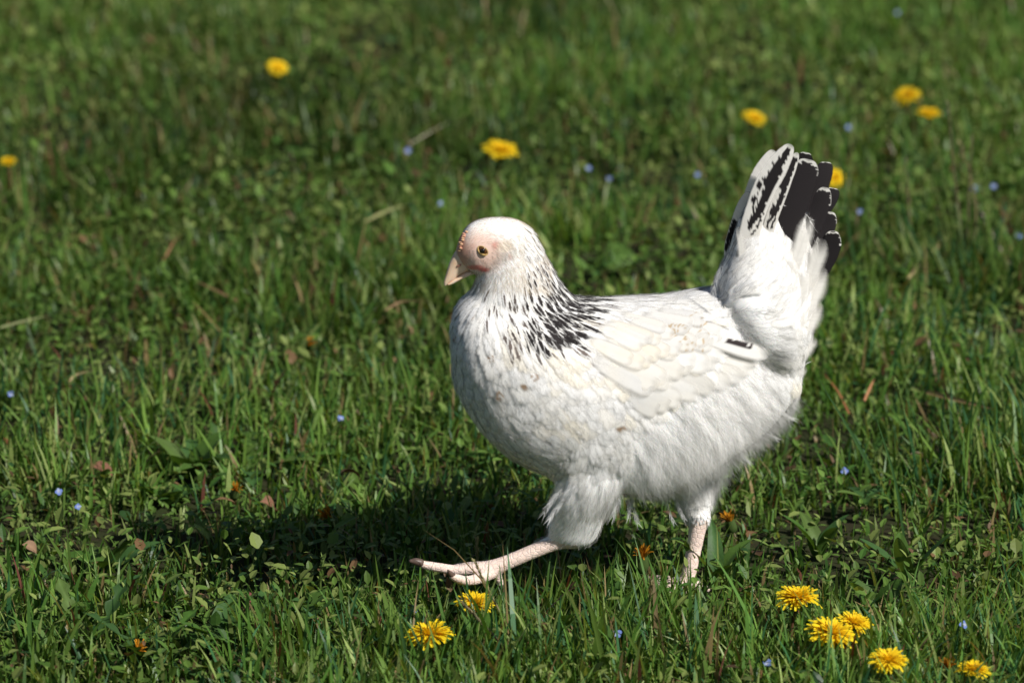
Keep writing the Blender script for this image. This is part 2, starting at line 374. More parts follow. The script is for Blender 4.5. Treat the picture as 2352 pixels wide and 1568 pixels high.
DAND = [  # u, v of the flower, width px, height above ground, axis lean x, lean towards camera, near, label
 (638, 153, 52, .055, .30, .35, 0, 'blurred yellow dandelion alone in the upper left of the lawn'),
 (18, 369, 40, .060, -.1, .10, 0, 'small yellow dandelion cut by the left edge of the picture'),
 (1150, 342, 84, .050, .12, .12, 0, 'blurred yellow dandelion in the grass above the head of the hen'),
 (1733, 268, 60, .050, .28, .10, 0, 'yellow dandelion tipped to the right in the grass above the tail of the hen'),
 (2082, 217, 66, .055, -.22, .20, 0, 'upper dandelion of the close pair at the upper right'),
 (2133, 258, 56, .050, .05, .0, 0, 'lower flat dandelion of the close pair at the upper right'),
 (1917, 407, 50, .065, .15, .95, 0, 'dandelion facing the camera just right of the black tail tip'),
 (1090, 1380, 92, .052, .08, .06, 1, 'yellow dandelion right below the lifted foot of the hen'),
 (986, 1450, 112, .052, -.08, .0, 1, 'ragged yellow dandelion at the bottom, left of the one below the foot'),
 (1833, 1366, 104, .062, .02, .0, 1, 'dandelion on a long brown stem, highest of the group at lower right'),
 (1912, 1447, 116, .056, .22, .12, 1, 'largest dandelion at lower right, overlapping a smaller one behind it'),
 (1962, 1426, 88, .052, .20, .06, 1, 'smaller dandelion half hidden behind the largest one at lower right'),
 (2040, 1511, 94, .054, .02, .14, 1, 'dandelion by itself between the overlapping pair and the lower right corner'),
 (2236, 1533, 80, .050, .06, -.06, 1, 'flat dandelion in the lower right corner beside a wilted one')]
for i, (u, v, wpx, h, lx, lc, near, lab) in enumerate(DAND):
    top = gp(u, v, h); sl = np.linalg.norm(top - CAM); size = wpx * sl / FPX / .041
    base = np.array([top[0] - lx * h * .4 + random.uniform(-.004, .004), top[1] + lc * h * .3, 0.])
    t = empty('dandelion', base, label=lab, cat='flower', group=DG)
    ax = np.array([lx, -lc, 1.]); ax /= np.linalg.norm(ax); k = top - base - ax * .004 * size
    stem_of(t, base, base + k - ax * .006 * size, .0019, (.17, .075, .045))
    fh = link('flower_head', (discs_in[i % 2] if near else discs_full[i % 3]), t); fh.location = Vector(k); fh.scale = (size,) * 3; turn(fh, ax, random.uniform(0, 6))
    bo = link('bracts', bracts, t); bo.location = Vector(k); bo.scale = (size,) * 3; turn(bo, ax, random.uniform(0, 6))
    if near:
        for j in range(36):
            p = link('petal', petals[j % 3], fh); p.rotation_euler = (0, R(random.uniform(-10, 10)), 2 * math.pi * (j + random.uniform(-.3, .3)) / 36)
            p.scale = (random.uniform(.85, 1.12),) * 3

# ---- wilted dandelions
def tuft_mesh():
    lst = []
    for i in range(46):
        V, F, C = floret(.011 * random.uniform(.7, 1.25), .0013, R(random.uniform(55, 92)), R(random.uniform(-30, 70)), (.45, .17, .01), np.array((.55, .24, .012)) * random.uniform(.4, 1.1)); lst.append((rotz(V, random.uniform(0, 6.28), random.uniform(0, .0028)), F, C))
    v, f, c = merge(lst); return np_mesh('withered_florets', v, f, M_dry, c, smooth=False)
def cup_mesh():
    a = np.linspace(0, 2 * np.pi, 16, endpoint=False); rib = 1 + .08 * np.cos(a * 8)
    V = np.concatenate([np.stack([r0 * rib * np.cos(a), r0 * rib * np.sin(a), 0 * a + z0], -1) for r0, z0 in ((.0016, -.013), (.0055, -.011), (.0062, -.006), (.0050, 0), (.0042, .003))])
    F = np.array([[i * 16 + j, i * 16 + (j + 1) % 16, (i + 1) * 16 + (j + 1) % 16, (i + 1) * 16 + j] for i in range(4) for j in range(16)])
    return np_mesh('bracts', V, F, M_leaf, np.tile([.07, .115, .03], (len(V), 1)))
tufts = [tuft_mesh(), tuft_mesh()]; cup = cup_mesh()
for i, (u, v, s, h, lx, lc, lab) in enumerate([
 (1473, 1282, 1.15, .045, .05, .2, 'wilted orange dandelion bud on a green cup between the two legs of the hen'),
 (1677, 1198, .9, .040, -.2, .2, 'wilted orange dandelion just right of the standing leg'),
 (755, 1188, 1., .034, -.5, .5, 'wilted orange dandelion at the upper rim of the shadow'),
 (540, 1127, .75, .034, .2, .3, 'tiny wilted orange dandelion beside the curled brown leaf left of the shadow'),
 (2178, 1537, 1.1, .036, -.3, .3, 'wilted orange dandelion touching the flat yellow one in the lower right corner'),
 (316, 1497, .9, .020, .4, .5, 'wilted brown dandelion low in the weeds at the bottom left'),
 (713, 790, .7, .030, .2, .6, 'tiny withered orange flower in the grass left of the breast of the hen')]):
    top = gp(u, v, h); base = np.array([top[0] - lx * .01, top[1] + .004, 0]); ax = nrm(np.array([lx, -lc, 1.]))
    t = empty('wilted_dandelion', base, label=lab, cat='flower', group='wilted dandelions')
    k = top - base
    stem_of(t, base, top - ax * .011 * s, .0018, (.10, .10, .03))
    for nm, me_ in (('bracts', cup), ('withered_florets', tufts[i % 2])):
        o = link(nm, me_, t); o.location = Vector(k); o.scale = (s,) * 3; turn(o, ax, i * 1.3)

# ---- blue speedwell
def speedwell_mesh():
    lst = []
    for q, (L, wd_) in enumerate(((.0052, .0056), (.0048, .0048), (.0044, .0034), (.0048, .0048))):
        t = np.linspace(0, 1, 5); P = np.stack([L * t, 0 * t, .0012 * t - .0008 * t ** 2], -1)
        V, F = ribbon(P, wd_ * np.array([.2, .7, 1, .85, .25]), [0, 0, 1], fold=.12)
        c0, c1 = np.array((.72, .74, .80)), np.array((.18, .27, .66)) if q != 2 else np.array((.40, .48, .76))
        C = np.repeat(c0 * (1 - t[:, None]) ** 3.5 + c1 * (1 - (1 - t[:, None]) ** 3.5), 3, 0); lst.append((rotz(V, q * math.pi / 2), F, C))
    v, f, c = merge(lst); return np_mesh('petals', v, f, M_petal, c)
sw = speedwell_mesh()
SPEED = [(937, 347, 'between the left yellow dandelion row and the one above the head'), (1013, 467, 'just above and left of the head of the hen'), (1352, 387, 'left one of the close pair right of the head-side dandelion'), (1399, 411, 'right one of the close pair right of the head-side dandelion'),
 (1950, 293, 'below the paired dandelions, right of the tipped one'), (1975, 487, 'right of the tail feathers below the camera facing dandelion'), (2240, 433, 'left one of two at the foot of the tall seed stalks'), (2283, 428, 'right one of two at the foot of the tall seed stalks'), (2340, 542, 'at the right edge below the two near the seed stalks'),
 (952, 1398, 'beside the ragged dandelion below the foot of the hen'), (1418, 1455, 'low in the blades at the bottom centre'), (1940, 1082, 'in deep grass right of the belly of the hen'), (2215, 1434, 'right of the dandelion group at lower right'), (135, 1128, 'at the left edge, upper one of two'), (180, 1163, 'near the left edge, lower one of two'),
 (1602, 401, 'dim, in the grass left of the tail tip'), (2060, 30, 'at the very top right'), (1762, 1523, 'at the bottom edge left of the dandelion group'), (783, 961, 'tiny, in the lawn left of the breast'), (25, 905, 'tiny, at the left edge of the lawn')]
for i, (u, v, lab) in enumerate(SPEED):
    h = random.uniform(.030, .042); top = gp(u, v, h); base = np.array([top[0] + random.uniform(-.006, .006), top[1] + .006, 0])
    t = empty('speedwell', base, label='small blue speedwell flower ' + lab, cat='flower', group='blue speedwell flowers')
    stem_of(t, base, top, .0006, (.06, .10, .03), bend=.004)
    o = link('petals', sw, t); o.location = Vector(top - base); o.scale = (random.uniform(.85, 1.15) * (.72 if v < 600 else .8),) * 3
    turn(o, [random.uniform(-.4, .4), random.uniform(-1.4, -.5), .8], random.uniform(0, 6))

# ---- broad leaved weeds
def leaf_mesh(kind, L, wd_, rise, droop, c):
    k = 17; t = np.linspace(0, 1, k); ang = rise - droop * t
    x = np.concatenate([[0], np.cumsum(np.cos(ang[1:]) * L / (k - 1))]); z = np.concatenate([[0], np.cumsum(np.sin(ang[1:]) * L / (k - 1))])
    if kind == 'lobed': pr = (.12 + .9 * t ** 1.1) * np.sqrt(np.clip(1.02 - t ** 4, 0, 1)) * (.62 + .38 * np.cos(t * 2 * np.pi * 4.5))
    elif kind == 'oval': pr = np.clip(np.sin(np.pi * t ** .85), 0, 1) ** .8 * np.where(t < .25, .12 + t * 3.2, 1) + .03
    else: pr = np.clip(np.sin(np.pi * np.clip(t, 0, 1) ** .7), 0, 1) ** .7 + .05
    P = np.stack([x, .10 * L * np.sin(t * 2) * random.uniform(-1, 1), z], -1)
    P[:, 1] -= P[0, 1]
    T = nrm(np.gradient(P, axis=0)); s = nrm(np.cross([0, 0, 1.], T)); up = np.cross(T, s); cols = np.linspace(-1, 1, 5); V = []; C = []
    ph = random.uniform(0, 6)
    for i in range(k):
        for q in cols:
            ww = wd_ * .5 * pr[i]; back = (-.22 * wd_ * abs(q) * (kind == 'lobed'))
            V.append(P[i] + s[i] * q * ww + up[i] * (abs(q) * ww * .30 + .05 * ww * math.sin(9 * t[i] + 3 * q + ph)) + T[i] * back)
            C.append(np.array(c) * (1.25 if q == 0 else 1.) * random.uniform(.92, 1.08))
    F = [[i * 5 + j, i * 5 + j + 1, (i + 1) * 5 + j + 1, (i + 1) * 5 + j] for i in range(k - 1) for j in range(4)]
    return np_mesh('leaf', np.array(V), np.array(F), M_leaf, np.array(C))
GRN = [(.055, .12, .020), (.072, .14, .026), (.044, .10, .026), (.090, .150, .032)]
WEED = [(438, 1090, 'oval', 5, .058, .028, 'rounded pale leaves of a weed left of the shadow, above the brown curled leaf'), (575, 1080, 'lobed', 6, .090, .028, 'long lobed leaves pointing up beside the rounded weed left of the shadow'), (385, 1145, 'oval', 4, .042, .024, 'small shiny weed leaves at the left end of the shadow'),
 (70, 1470, 'lobed', 6, .070, .026, 'lobed weed rosette in the bottom left corner'), (205, 1500, 'lobed', 6, .075, .028, 'lobed weed rosette right of the bottom left corner'), (345, 1515, 'lobed', 6, .070, .026, 'lobed weed rosette at the bottom edge, third from the left corner'), (505, 1480, 'oval', 5, .050, .024, 'broad smooth leaves at the bottom left below the shadow'), (640, 1470, 'lobed', 5, .065, .026, 'lobed weed rosette at the bottom between the shadow and the ragged dandelion'), (250, 1300, 'oval', 5, .045, .022, 'smooth broad leaves at the lower left beside the shadow end'),
 (770, 1420, 'lobed', 4, .05, .022, 'small lobed leaves below the middle of the shadow'), (1640, 1330, 'plantain', 4, .055, .015, 'narrow upright leaves behind the standing foot'), (1600, 1425, 'oval', 4, .036, .020, 'rounded leaf clump in front of the standing foot'), (1880, 1270, 'plantain', 4, .050, .014, 'dark upright leaves in the grass above the highest lower dandelion'), (2085, 1330, 'plantain', 4, .055, .016, 'upright narrow leaves at the right above the dandelion group'),
 (1290, 1480, 'lobed', 5, .070, .026, 'shaded lobed leaves at the bottom centre right of the lower dandelions'), (1760, 1440, 'oval', 5, .034, .020, 'small rounded leaves under the dandelion group at lower right'), (2020, 1400, 'oval', 4, .040, .022, 'round dark leaves behind the overlapping dandelions'), (2135, 690, 'palmate', 5, .026, .018, 'small bright fan of leaves in the grass right of the tail cushion'), (1985, 1185, 'palmate', 5, .03, .010, 'star shaped leaf tuft right of the belly fluff'),
 (1435, 610, 'oval', 3, .040, .026, 'blurred rounded leaves just behind the neck of the hen'), (1270, 590, 'oval', 4, .04, .022, 'blurred pale leaves close behind the head of the hen'), (620, 830, 'lobed', 5, .06, .02, 'soft lobed leaves in the middle of the left lawn'), (470, 720, 'plantain', 5, .05, .012, 'bright upright leaves in the left lawn beside the brown straw')]
for i, (u, v, kind, n_, L, wd_, lab) in enumerate(WEED):
    base = gp(u, v + 18, 0.); t = empty('broadleaf_weed', base, label=lab, cat='plant', group='broad leaved weeds in the lawn')
    a0 = random.uniform(0, 6)
    for j in range(n_):
        kd = 'oval' if kind == 'palmate' else kind
        rise = {'oval': random.uniform(.6, 1.15), 'lobed': random.uniform(.5, 1.1), 'plantain': random.uniform(.9, 1.35), 'palmate': random.uniform(.6, .9)}[kind]
        if kind == 'palmate' and j == 0:
            stem_of(t, base, base + [0, 0, .028], .0009, (.07, .11, .03)); 
        o = link('leaf', leaf_mesh(kd, L * random.uniform(.85, 1.35), wd_ * random.uniform(.9, 1.25), rise if kind != 'palmate' else .5, random.uniform(.2, 1.0), np.array(GRN[(i + j) % 4]) * random.uniform(.8, 1.2)), t)
        if kind == 'palmate': o.location = (0, 0, .026)
        o.rotation_euler.z = a0 + j * 2 * math.pi / n_ + random.uniform(-.3, .3)

# ---- dead leaves
for i, (u, v, L, wd_, c, lab) in enumerate([(622, 1152, .026, .016, (.20, .10, .06), 'curled red brown dead leaf above the left half of the shadow'), (520, 1150, .030, .010, (.17, .10, .05), 'thin rolled dead leaf left of the red brown one'), (235, 1072, .030, .018, (.19, .09, .055), 'brown dead leaf lying in the left lawn'), (18, 1000, .034, .011, (.22, .09, .04), 'red brown dead leaf at the left edge'),
  (2108, 1045, .022, .016, (.34, .28, .18), 'pale curled dry leaf in the right lawn below the tan straw'), (2105, 1452, .026, .018, (.17, .075, .06), 'purplish dead leaf right of the overlapping dandelions'), (70, 1250, .020, .012, (.24, .15, .09), 'small tan dead leaf at the left below the speedwell pair'), (745, 1420, .018, .010, (.24, .14, .09), 'small tan leaf scrap below the shadow'), (800, 1090, .024, .016, (.07, .04, .025), 'dark dead leaf above the middle of the shadow'), (940, 745, .020, .012, (.20, .13, .07), 'blurred brown leaf in the lawn left of the chin of the hen')]):
    top = gp(u, v, .030 if v > 1100 else .034); t = link('dead_leaf', None); bpy.data.objects.remove(t)
    me_ = leaf_mesh('oval', L, wd_, .3, 1.6, c); me_.materials[0] = M_dry; me_.name = 'dead_leaf'
    t = link('dead_leaf', me_); t.location = Vector(top - np.array([L * .4, 0, 0])); t.rotation_euler = (random.uniform(-.6, .6), random.uniform(-.3, .3), random.uniform(-.6, .6)); tag(t, lab, 'leaf', 'dead leaves in the lawn')

# ---- single long blades and straws: base and tip in the picture, grown from the ground below
def long_blade(name, pts_, wd_, c, lab, cat, group, lift=None, mat=None, Yoff=0.):
    if lift is None:                                                    # rooted
        b = gp(pts_[0][0], pts_[0][1], 0.); Y = b[1]; P = [b] + [px(u, v, Y - .01 * (j + 1)) for j, (u, v) in enumerate(pts_[1:])]
    else: P = [gp(u, v, lift + .004 * j) for j, (u, v) in enumerate(pts_)]
    P = spath(P, 12); b = P[0].copy(); t = np.linspace(0, 1, 12)
    V, F = ribbon(P - b, wd_ * (.7 + .6 * t - 1.28 * t ** 2.2).clip(.04, 1), [.25, -1, .35], fold=.35)
    C = np.tile(np.array(c), (len(V), 1)) * rng.uniform(.9, 1.1, (len(V), 1))
    o = link(name, np_mesh(name, V, F, mat or M_grass, C)); o.location = Vector(b); return tag(o, lab, cat, group)
LG = 'single long grass blades'; g1, g2, g3 = (.05, .115, .036), (.09, .150, .028), (.064, .13, .020)
for pp, wd_, c, lab in [
 ([(1990, 690), (1955, 560), (1940, 430), (1922, 310)], .0042, g1, 'tall blue green blade crossing in front of the dandelion by the tail'), ([(1935, 250), (1890, 150), (1838, 75)], .0042, g1, 'dark blade leaning left near the top above the tail'), ([(2210, 420), (2190, 320), (2165, 200), (2140, 130)], .0034, g1, 'upright blade at the upper right beside the paired dandelions'), ([(1965, 560), (1955, 470), (1905, 400)], .002, g3, 'thin blade bent over beside the tail tip'),
 ([(945, 1600), (930, 1500), (915, 1400)], .0055, g1, 'thick dark blade at the bottom left of the ragged dandelion'), ([(950, 1320), (930, 1250), (910, 1185)], .0026, g1, 'thin blade left of the toes of the lifted foot'), ([(972, 1345), (980, 1280), (986, 1220)], .0040, g1, 'upright blade crossing the toes of the lifted foot'), ([(1030, 1330), (1018, 1280), (1008, 1232)], .0034, g1, 'short blade behind the toes of the lifted foot'),
 ([(1195, 1440), (1160, 1360), (1146, 1290)], .0058, g1, 'broad blade in front of the lifted foot'), ([(1240, 1390), (1215, 1330), (1195, 1265)], .003, g3, 'thin blade in front of the near shank'), ([(1400, 1600), (1370, 1450), (1335, 1310)], .0058, g2, 'tall pale green blade at the bottom centre'), ([(1500, 1600), (1455, 1480), (1380, 1370)], .0040, g2, 'pale stalk leaning left right of the tall pale blade'), ([(1490, 1440), (1560, 1380), (1620, 1330)], .003, g2, 'blade leaning right in front of the standing foot'),
 ([(2140, 1520), (2105, 1410), (2065, 1300)], .0050, g2, 'long blade leaning left at lower right above the lone dandelion'), ([(2300, 1560), (2230, 1450), (2190, 1330)], .0044, g2, 'long blade leaning left near the right edge above the corner dandelion'), ([(2360, 1560), (2310, 1480), (2270, 1360)], .0042, g1, 'dark blade at the right edge near the bottom'), ([(2040, 1160), (1970, 1020), (1880, 870)], .0046, g1, 'long blade leaning left right of the tail end'), ([(2080, 1260), (2055, 1100), (2010, 950)], .0036, g1, 'upright blade between the belly and the pale curled leaf'),
 ([(2350, 860), (2290, 830), (2215, 805)], .0050, g1, 'flat blade pointing left at the right edge below the tall stalks'), ([(2230, 1120), (2200, 980), (2150, 860)], .003, g3, 'thin blade crossing the tan straw at the right'), ([(1290, 1300), (1320, 1270), (1352, 1225)], .0038, g1, 'blade just below the near hock'), ([(845, 1570), (840, 1500), (850, 1430)], .0058, g3, 'stout blade at the bottom left of the dandelions'), ([(1100, 1600), (1075, 1520), (1040, 1470)], .003, g2, 'brown tipped stalk right of the ragged dandelion')]:
    long_blade('grass_blade', pp, wd_, c, lab, 'grass blade', LG)
for pp, wd_, c, lab, z in [
 ([(2130, 900), (2200, 918), (2285, 940)], .0060, (.42, .27, .12), 'wide tan straw lying in the right lawn', .035), ([(2085, 640), (2130, 590), (2176, 546)], .0044, (.40, .32, .16), 'tan dry blade leaning right beside the seed stalks', .03), ([(1950, 950), (1925, 900), (1890, 855)], .0040, (.24, .10, .04), 'red brown curved dry blade right of the tail end', .03), ([(2318, 605), (2280, 540), (2243, 462)], .0034, (.42, .30, .30), 'pale purple dry stem beside the tall stalks', .03),
 ([(545, 690), (500, 668), (450, 645)], .0036, (.30, .17, .09), 'brown straw lying in the middle of the left lawn', .03), ([(372, 606), (388, 575), (405, 545)], .0034, (.27, .13, .07), 'short red brown straw standing in the left lawn', .03), ([(830, 512), (880, 488), (932, 470)], .0040, (.28, .28, .12), 'pale dry blade left above the head of the hen', .03), ([(940, 332), (985, 305), (1032, 280)], .0026, (.30, .28, .20), 'thin pale straw left of the dandelion above the head', .03), ([(885, 712), (925, 692), (985, 692)], .0022, (.26, .16, .09), 'thin arched brown stem left of the neck of the hen', .04), ([(0, 752), (50, 738), (110, 725)], .003, (.24, .26, .12), 'pale straw at the left edge of the lawn', .03),
 ([(1985, 920), (1998, 890), (2008, 870)], .0036, (.38, .18, .09), 'short orange brown blade right of the red brown curved one', .03), ([(505, 760), (470, 720), (440, 690)], .0030, (.26, .20, .07), 'slanting yellow brown stem in the left lawn', .03), ([(160, 875), (175, 860), (215, 850)], .003, (.3, .24, .12), 'short tan straw at the far left', .03), ([(575, 1360), (572, 1390), (565, 1420)], .0035, (.20, .07, .06), 'short dark red stalk below the shadow', .02)]:
    long_blade('dry_straw', pp, wd_, c, lab, 'straw', 'dry straws in the lawn', z, M_dry)

# ---- tall stalks with seed heads
def stalk(base_uv, pts_, c, lab, spike=0., rad=.0013):
    b = gp(base_uv[0], base_uv[1], 0.); P = [b] + [px(u, v, b[1] - .01) for u, v in pts_]; P = np.array(P) - b
    t = empty('seed_stalk', b, label=lab, cat='grass', group='grass stalks gone to seed')
    V, F = rod(P, [rad * 1.3, rad, rad * .5], 6, 12); link('stem', np_mesh('stem', V, F, M_grass, np.tile(c, (len(V), 1))), t)
    if spike:
        Q = spath(P, 60); lst = []
        for i in range(60):
            if i / 59 < 1 - spike: continue
            d = nrm(Q[min(i + 1, 59)] - Q[max(i - 1, 0)])
            for q in range(2):
                s_ = nrm(np.array([random.uniform(-1, 1), random.uniform(-1, 1), random.uniform(-.3, .3)])); e = Q[i] + (d * .85 + s_ * .45) * random.uniform(.004, .007)
                Vv, Ff = ribbon(np.linspace(Q[i], e, 4), .0016 * np.array([.4, 1, .8, .1]), s_, fold=.3); lst.append((Vv, Ff, np.array(c) * random.uniform(.8, 1.5)))
        v, f, cc = merge(lst); link('seed_head', np_mesh('seed_head', v, f, M_dry, cc), t)
s1, s2, s3 = (.15, .22, .06), (.28, .25, .12), (.19, .16, .09)
for a in [((2205, 660), [(2190, 520), (2165, 400), (2140, 300)], s1, 'leftmost tall green seed stalk at the upper right', .0), ((2212, 660), [(2205, 520), (2190, 380), (2178, 240)], s3, 'tallest dark seed stalk at the upper right', .22), ((2220, 655), [(2222, 540), (2226, 430), (2232, 310)], s3, 'straight upright dark stalk right of the tallest one', .0), ((2200, 650), [(2175, 520), (2150, 440), (2120, 360)], s1, 'green stalk leaning far left below the paired dandelions', .28), ((2215, 650), [(2240, 540), (2235, 430), (2205, 330)], s2, 'tan stalk bowed to the left among the tall stalks', .25), ((2100, 620), [(2090, 520), (2085, 440), (2080, 360)], s3, 'thin dark stalk standing left of the stalk clump', .0),
 ((2240, 670), [(2262, 560), (2275, 470), (2262, 380)], s1, 'rightmost green stalk of the clump', .25), ((1108, 1360), [(1098, 1300), (1095, 1240)], s2, 'short brown seed head standing over the lifted foot', .35), ((1070, 1345), [(1066, 1290), (1064, 1238)], s1, 'short green seed head behind the lifted foot', .55), ((740, 1400), [(735, 1340), (742, 1280)], s1, 'pale green seed head in front of the shadow', .5), ((1205, 1530), [(1160, 1430), (1090, 1290)], s2, 'thin brown stalk slanting up towards the lifted foot', .3), ((1180, 1570), [(1150, 1480), (1060, 1380)], s3, 'brown stalk slanting left between the two lower dandelions', .3),
 ((1480, 1480), [(1490, 1400), (1497, 1330)], s2, 'upright brown seed head in front of the far leg', .35), ((2110, 1080), [(2080, 960), (2060, 880)], s1, 'green seed head in the right lawn above the pale curled leaf', .4), ((2320, 1100), [(2312, 1000), (2300, 900)], s1, 'green seed head near the right edge beside the tan straw', .4)]: stalk(*a)
# ------------------------------------------------------------------ the hen
KY = .32                                      # the hen walks a little towards the camera: her midline runs forward to the left
def hp(u, v, Y=0.): return px(u, v, np.asarray(Y) + KY * (np.asarray(u, float) - 1450) * S)
def flip(P): Q = np.array(P, float); Q[..., 1] = 2 * KY * (Q[..., 0] - .1096) - Q[..., 1]; return Q
hen = empty('hen', (0, 0, 0), label='white hen with black flecked neck and black tail striding across the lawn', cat='chicken')
def loft(stations, Yc=None, nseg=28, cap=True, box=None):
    """stations (top_u, top_v, bot_u, bot_v, half width px[, Y]) -> closed loft"""
    V = []; a = np.linspace(0, 2 * np.pi, nseg, endpoint=False)
    for s in stations:
        Y = s[5] if len(s) > 5 else 0.
        T = hp(s[0], s[1], Y); B = hp(s[2], s[3], Y); c = (T + B) / 2; up = (T - B) / 2
        sn, cs = np.sin(a), np.cos(a)
        if box: sn = np.sign(sn) * np.abs(sn) ** np.where(cs > 0, box[0], box[1]); cs = np.where(cs < 0, -np.abs(cs) ** .92, cs)
        V.append(c + cs[:, None] * up + sn[:, None] * np.array([0, s[4] * S, 0]))
    return ring_mesh(V, nseg)
def ring_mesh(V, nseg):
    n = len(V); c0 = V[0].mean(0, keepdims=True); c1 = V[-1].mean(0, keepdims=True)
    VV = np.concatenate(list(V) + [c0, c1]); F4 = []; F3 = []
    for i in range(n - 1):
        for k in range(nseg):
            k2 = (k + 1) % nseg
            F4.append((i * nseg + k, i * nseg + k2, (i + 1) * nseg + k2, (i + 1) * nseg + k))
    for k in range(nseg):
        k2 = (k + 1) % nseg
        F3.append((n * nseg, k2, k)); F3.append((n * nseg + 1, (n - 1) * nseg + k, (n - 1) * nseg + k2))
    return VV, [np.array(F4), np.array(F3)]
def smooth_path(P, k):
    """Catmull-Rom resample of rows of P"""
    P = np.asarray(P, float); n = len(P)
    t = np.linspace(0, n - 1, k); i = np.clip(t.astype(int), 0, n - 2); f = (t - i)[:, None]
    Q = np.concatenate([[2 * P[0] - P[1]], P, [2 * P[-1] - P[-2]]])
    p0, p1, p2, p3 = Q[i], Q[i + 1], Q[i + 2], Q[i + 3]
    return .5 * (2 * p1 + (p2 - p0) * f + (2 * p0 - 5 * p1 + 4 * p2 - p3) * f ** 2 + (3 * p1 - p0 - 3 * p2 + p3) * f ** 3)
def tube(P, rad, nseg=14, k=None, ends=True):
    Q = np.concatenate([np.asarray(P, float), np.asarray(rad, float)[:, None]], 1)
    if k: Q = smooth_path(Q, k)
    P, rad = Q[:, :3], np.maximum(Q[:, 3], 1e-5)
    T = nrm(np.gradient(P, axis=0)); a = np.linspace(0, 2 * np.pi, nseg, endpoint=False)
    ref = np.array([0, 1., 0]) if abs(T[0, 1]) < .9 else np.array([1., 0, 0])
    V = []
    def ring(p, t, r):
        s = nrm(np.cross(t, ref)); b = np.cross(s, t)
        return p + r * (np.cos(a)[:, None] * s + np.sin(a)[:, None] * b)
    if ends:
        V.append(ring(P[0] - T[0] * rad[0] * .8, T[0], rad[0] * .45)); V.append(ring(P[0] - T[0] * rad[0] * .4, T[0], rad[0] * .86))
    for p, t, r in zip(P, T, rad): V.append(ring(p, t, r))
    if ends:
        V.append(ring(P[-1] + T[-1] * rad[-1] * .4, T[-1], rad[-1] * .86)); V.append(ring(P[-1] + T[-1] * rad[-1] * .8, T[-1], rad[-1] * .45))
    return ring_mesh(V, nseg)
def pts(lst): return np.array([hp(a[0], a[1], a[2]) for a in lst]), np.array([a[3] * S for a in lst])

def refine(st, k): return [tuple(r) for r in smooth_path(np.array([tuple(s) + ((0.,) if len(s) == 5 else ()) for s in st]), k)]
solids = []
solids.append(loft(refine([(1040, 745, 1040, 850, 22), (1053, 702, 1058, 893, 78), (1092, 665, 1104, 962, 132), (1150, 655, 1164, 1018, 165), (1232, 665, 1236, 1054, 190), (1320, 690, 1322, 1080, 203),
    (1420, 692, 1420, 1100, 208), (1520, 687, 1510, 1108, 203), (1600, 673, 1600, 1080, 185), (1680, 668, 1680, 1032, 140), (1730, 720, 1752, 986, 104), (1775, 760, 1804, 930, 84), (1812, 800, 1832, 890, 56), (1835, 770, 1842, 835, 22)], 40), nseg=44, box=(1.0, .48)))
solids.append(loft(refine([(1640, 690, 1800, 900, 60), (1642, 652, 1826, 860, 112), (1656, 618, 1852, 800, 122), (1674, 578, 1866, 722, 96), (1692, 525, 1876, 645, 56), (1716, 475, 1872, 570, 19), (1742, 440, 1862, 510, 8)], 20)))
solids.append(loft(refine([(1400, 702, 1050, 810, 128), (1332, 692, 1056, 745, 108), (1292, 657, 1070, 697, 90), (1270, 622, 1086, 660, 75), (1252, 588, 1092, 640, 65), (1240, 560, 1100, 620, 58)], 20)))
solids.append(loft(refine([(1238, 565, 1236, 600, 16), (1222, 530, 1204, 645, 42), (1190, 507, 1168, 647, 54), (1150, 500, 1140, 641, 53), (1110, 503, 1116, 638, 50), (1082, 513, 1100, 633, 45), (1064, 531, 1090, 627, 37), (1053, 554, 1078, 620, 28), (1046, 574, 1067, 612, 17)], 24)))
# thighs
solids.append(loft(refine([(1300, 985, 1530, 985, 60, -.040), (1282, 1070, 1480, 1075, 72, -.047), (1274, 1130, 1418, 1140, 62, -.047), (1266, 1175, 1390, 1184, 50, -.044), (1260, 1205, 1378, 1218, 40, -.041), (1260, 1228, 1362, 1244, 32, -.039), (1276, 1250, 1326, 1258, 18, -.038)], 20)))
solids.append(loft(refine([(1480, 1030, 1670, 1040, 60, .040), (1530, 1100, 1645, 1100, 45, .040), (1556, 1155, 1634, 1148, 34, .037), (1574, 1192, 1630, 1182, 26, .035), (1584, 1212, 1626, 1206, 19, .034)], 16)))
legs = []
for L in ([(1310, 1236, -.039, 22), (1272, 1246, -.038, 19), (1205, 1274, -.036, 17), (1150, 1297, -.034, 18), (1122, 1306, -.033, 20)],
          [(1128, 1306, -.033, 18), (1095, 1305, -.031, 15), (1050, 1309, -.029, 12.5), (1010, 1303, -.028, 11.5), (980, 1298, -.027, 11), (962, 1293, -.027, 8)],
          [(1132, 1312, -.035, 16), (1108, 1325, -.042, 14), (1075, 1333, -.051, 12), (1050, 1328, -.058, 11), (1036, 1321, -.062, 8)],
          [(1124, 1302, -.030, 15), (1090, 1300, -.016, 12), (1056, 1303, -.004, 11), (1036, 1305, .003, 8)],
          [(1136, 1312, -.033, 14), (1144, 1328, -.033, 11), (1150, 1343, -.033, 8)]):
    P, r = pts(L); legs.append((P, r)); solids.append(tube(P, r, 14, 4 * len(L)))
P, r = pts([(1606, 1188, .028, 24), (1600, 1225, .025, 20), (1590, 1280, .021, 18), (1578, 1335, .016, 18), (1571, 1362, .0135, 19)]); legs.append((P, r)); solids.append(tube(P, r, 14, 20))
ft = P[-1].copy(); ft[2] = .006
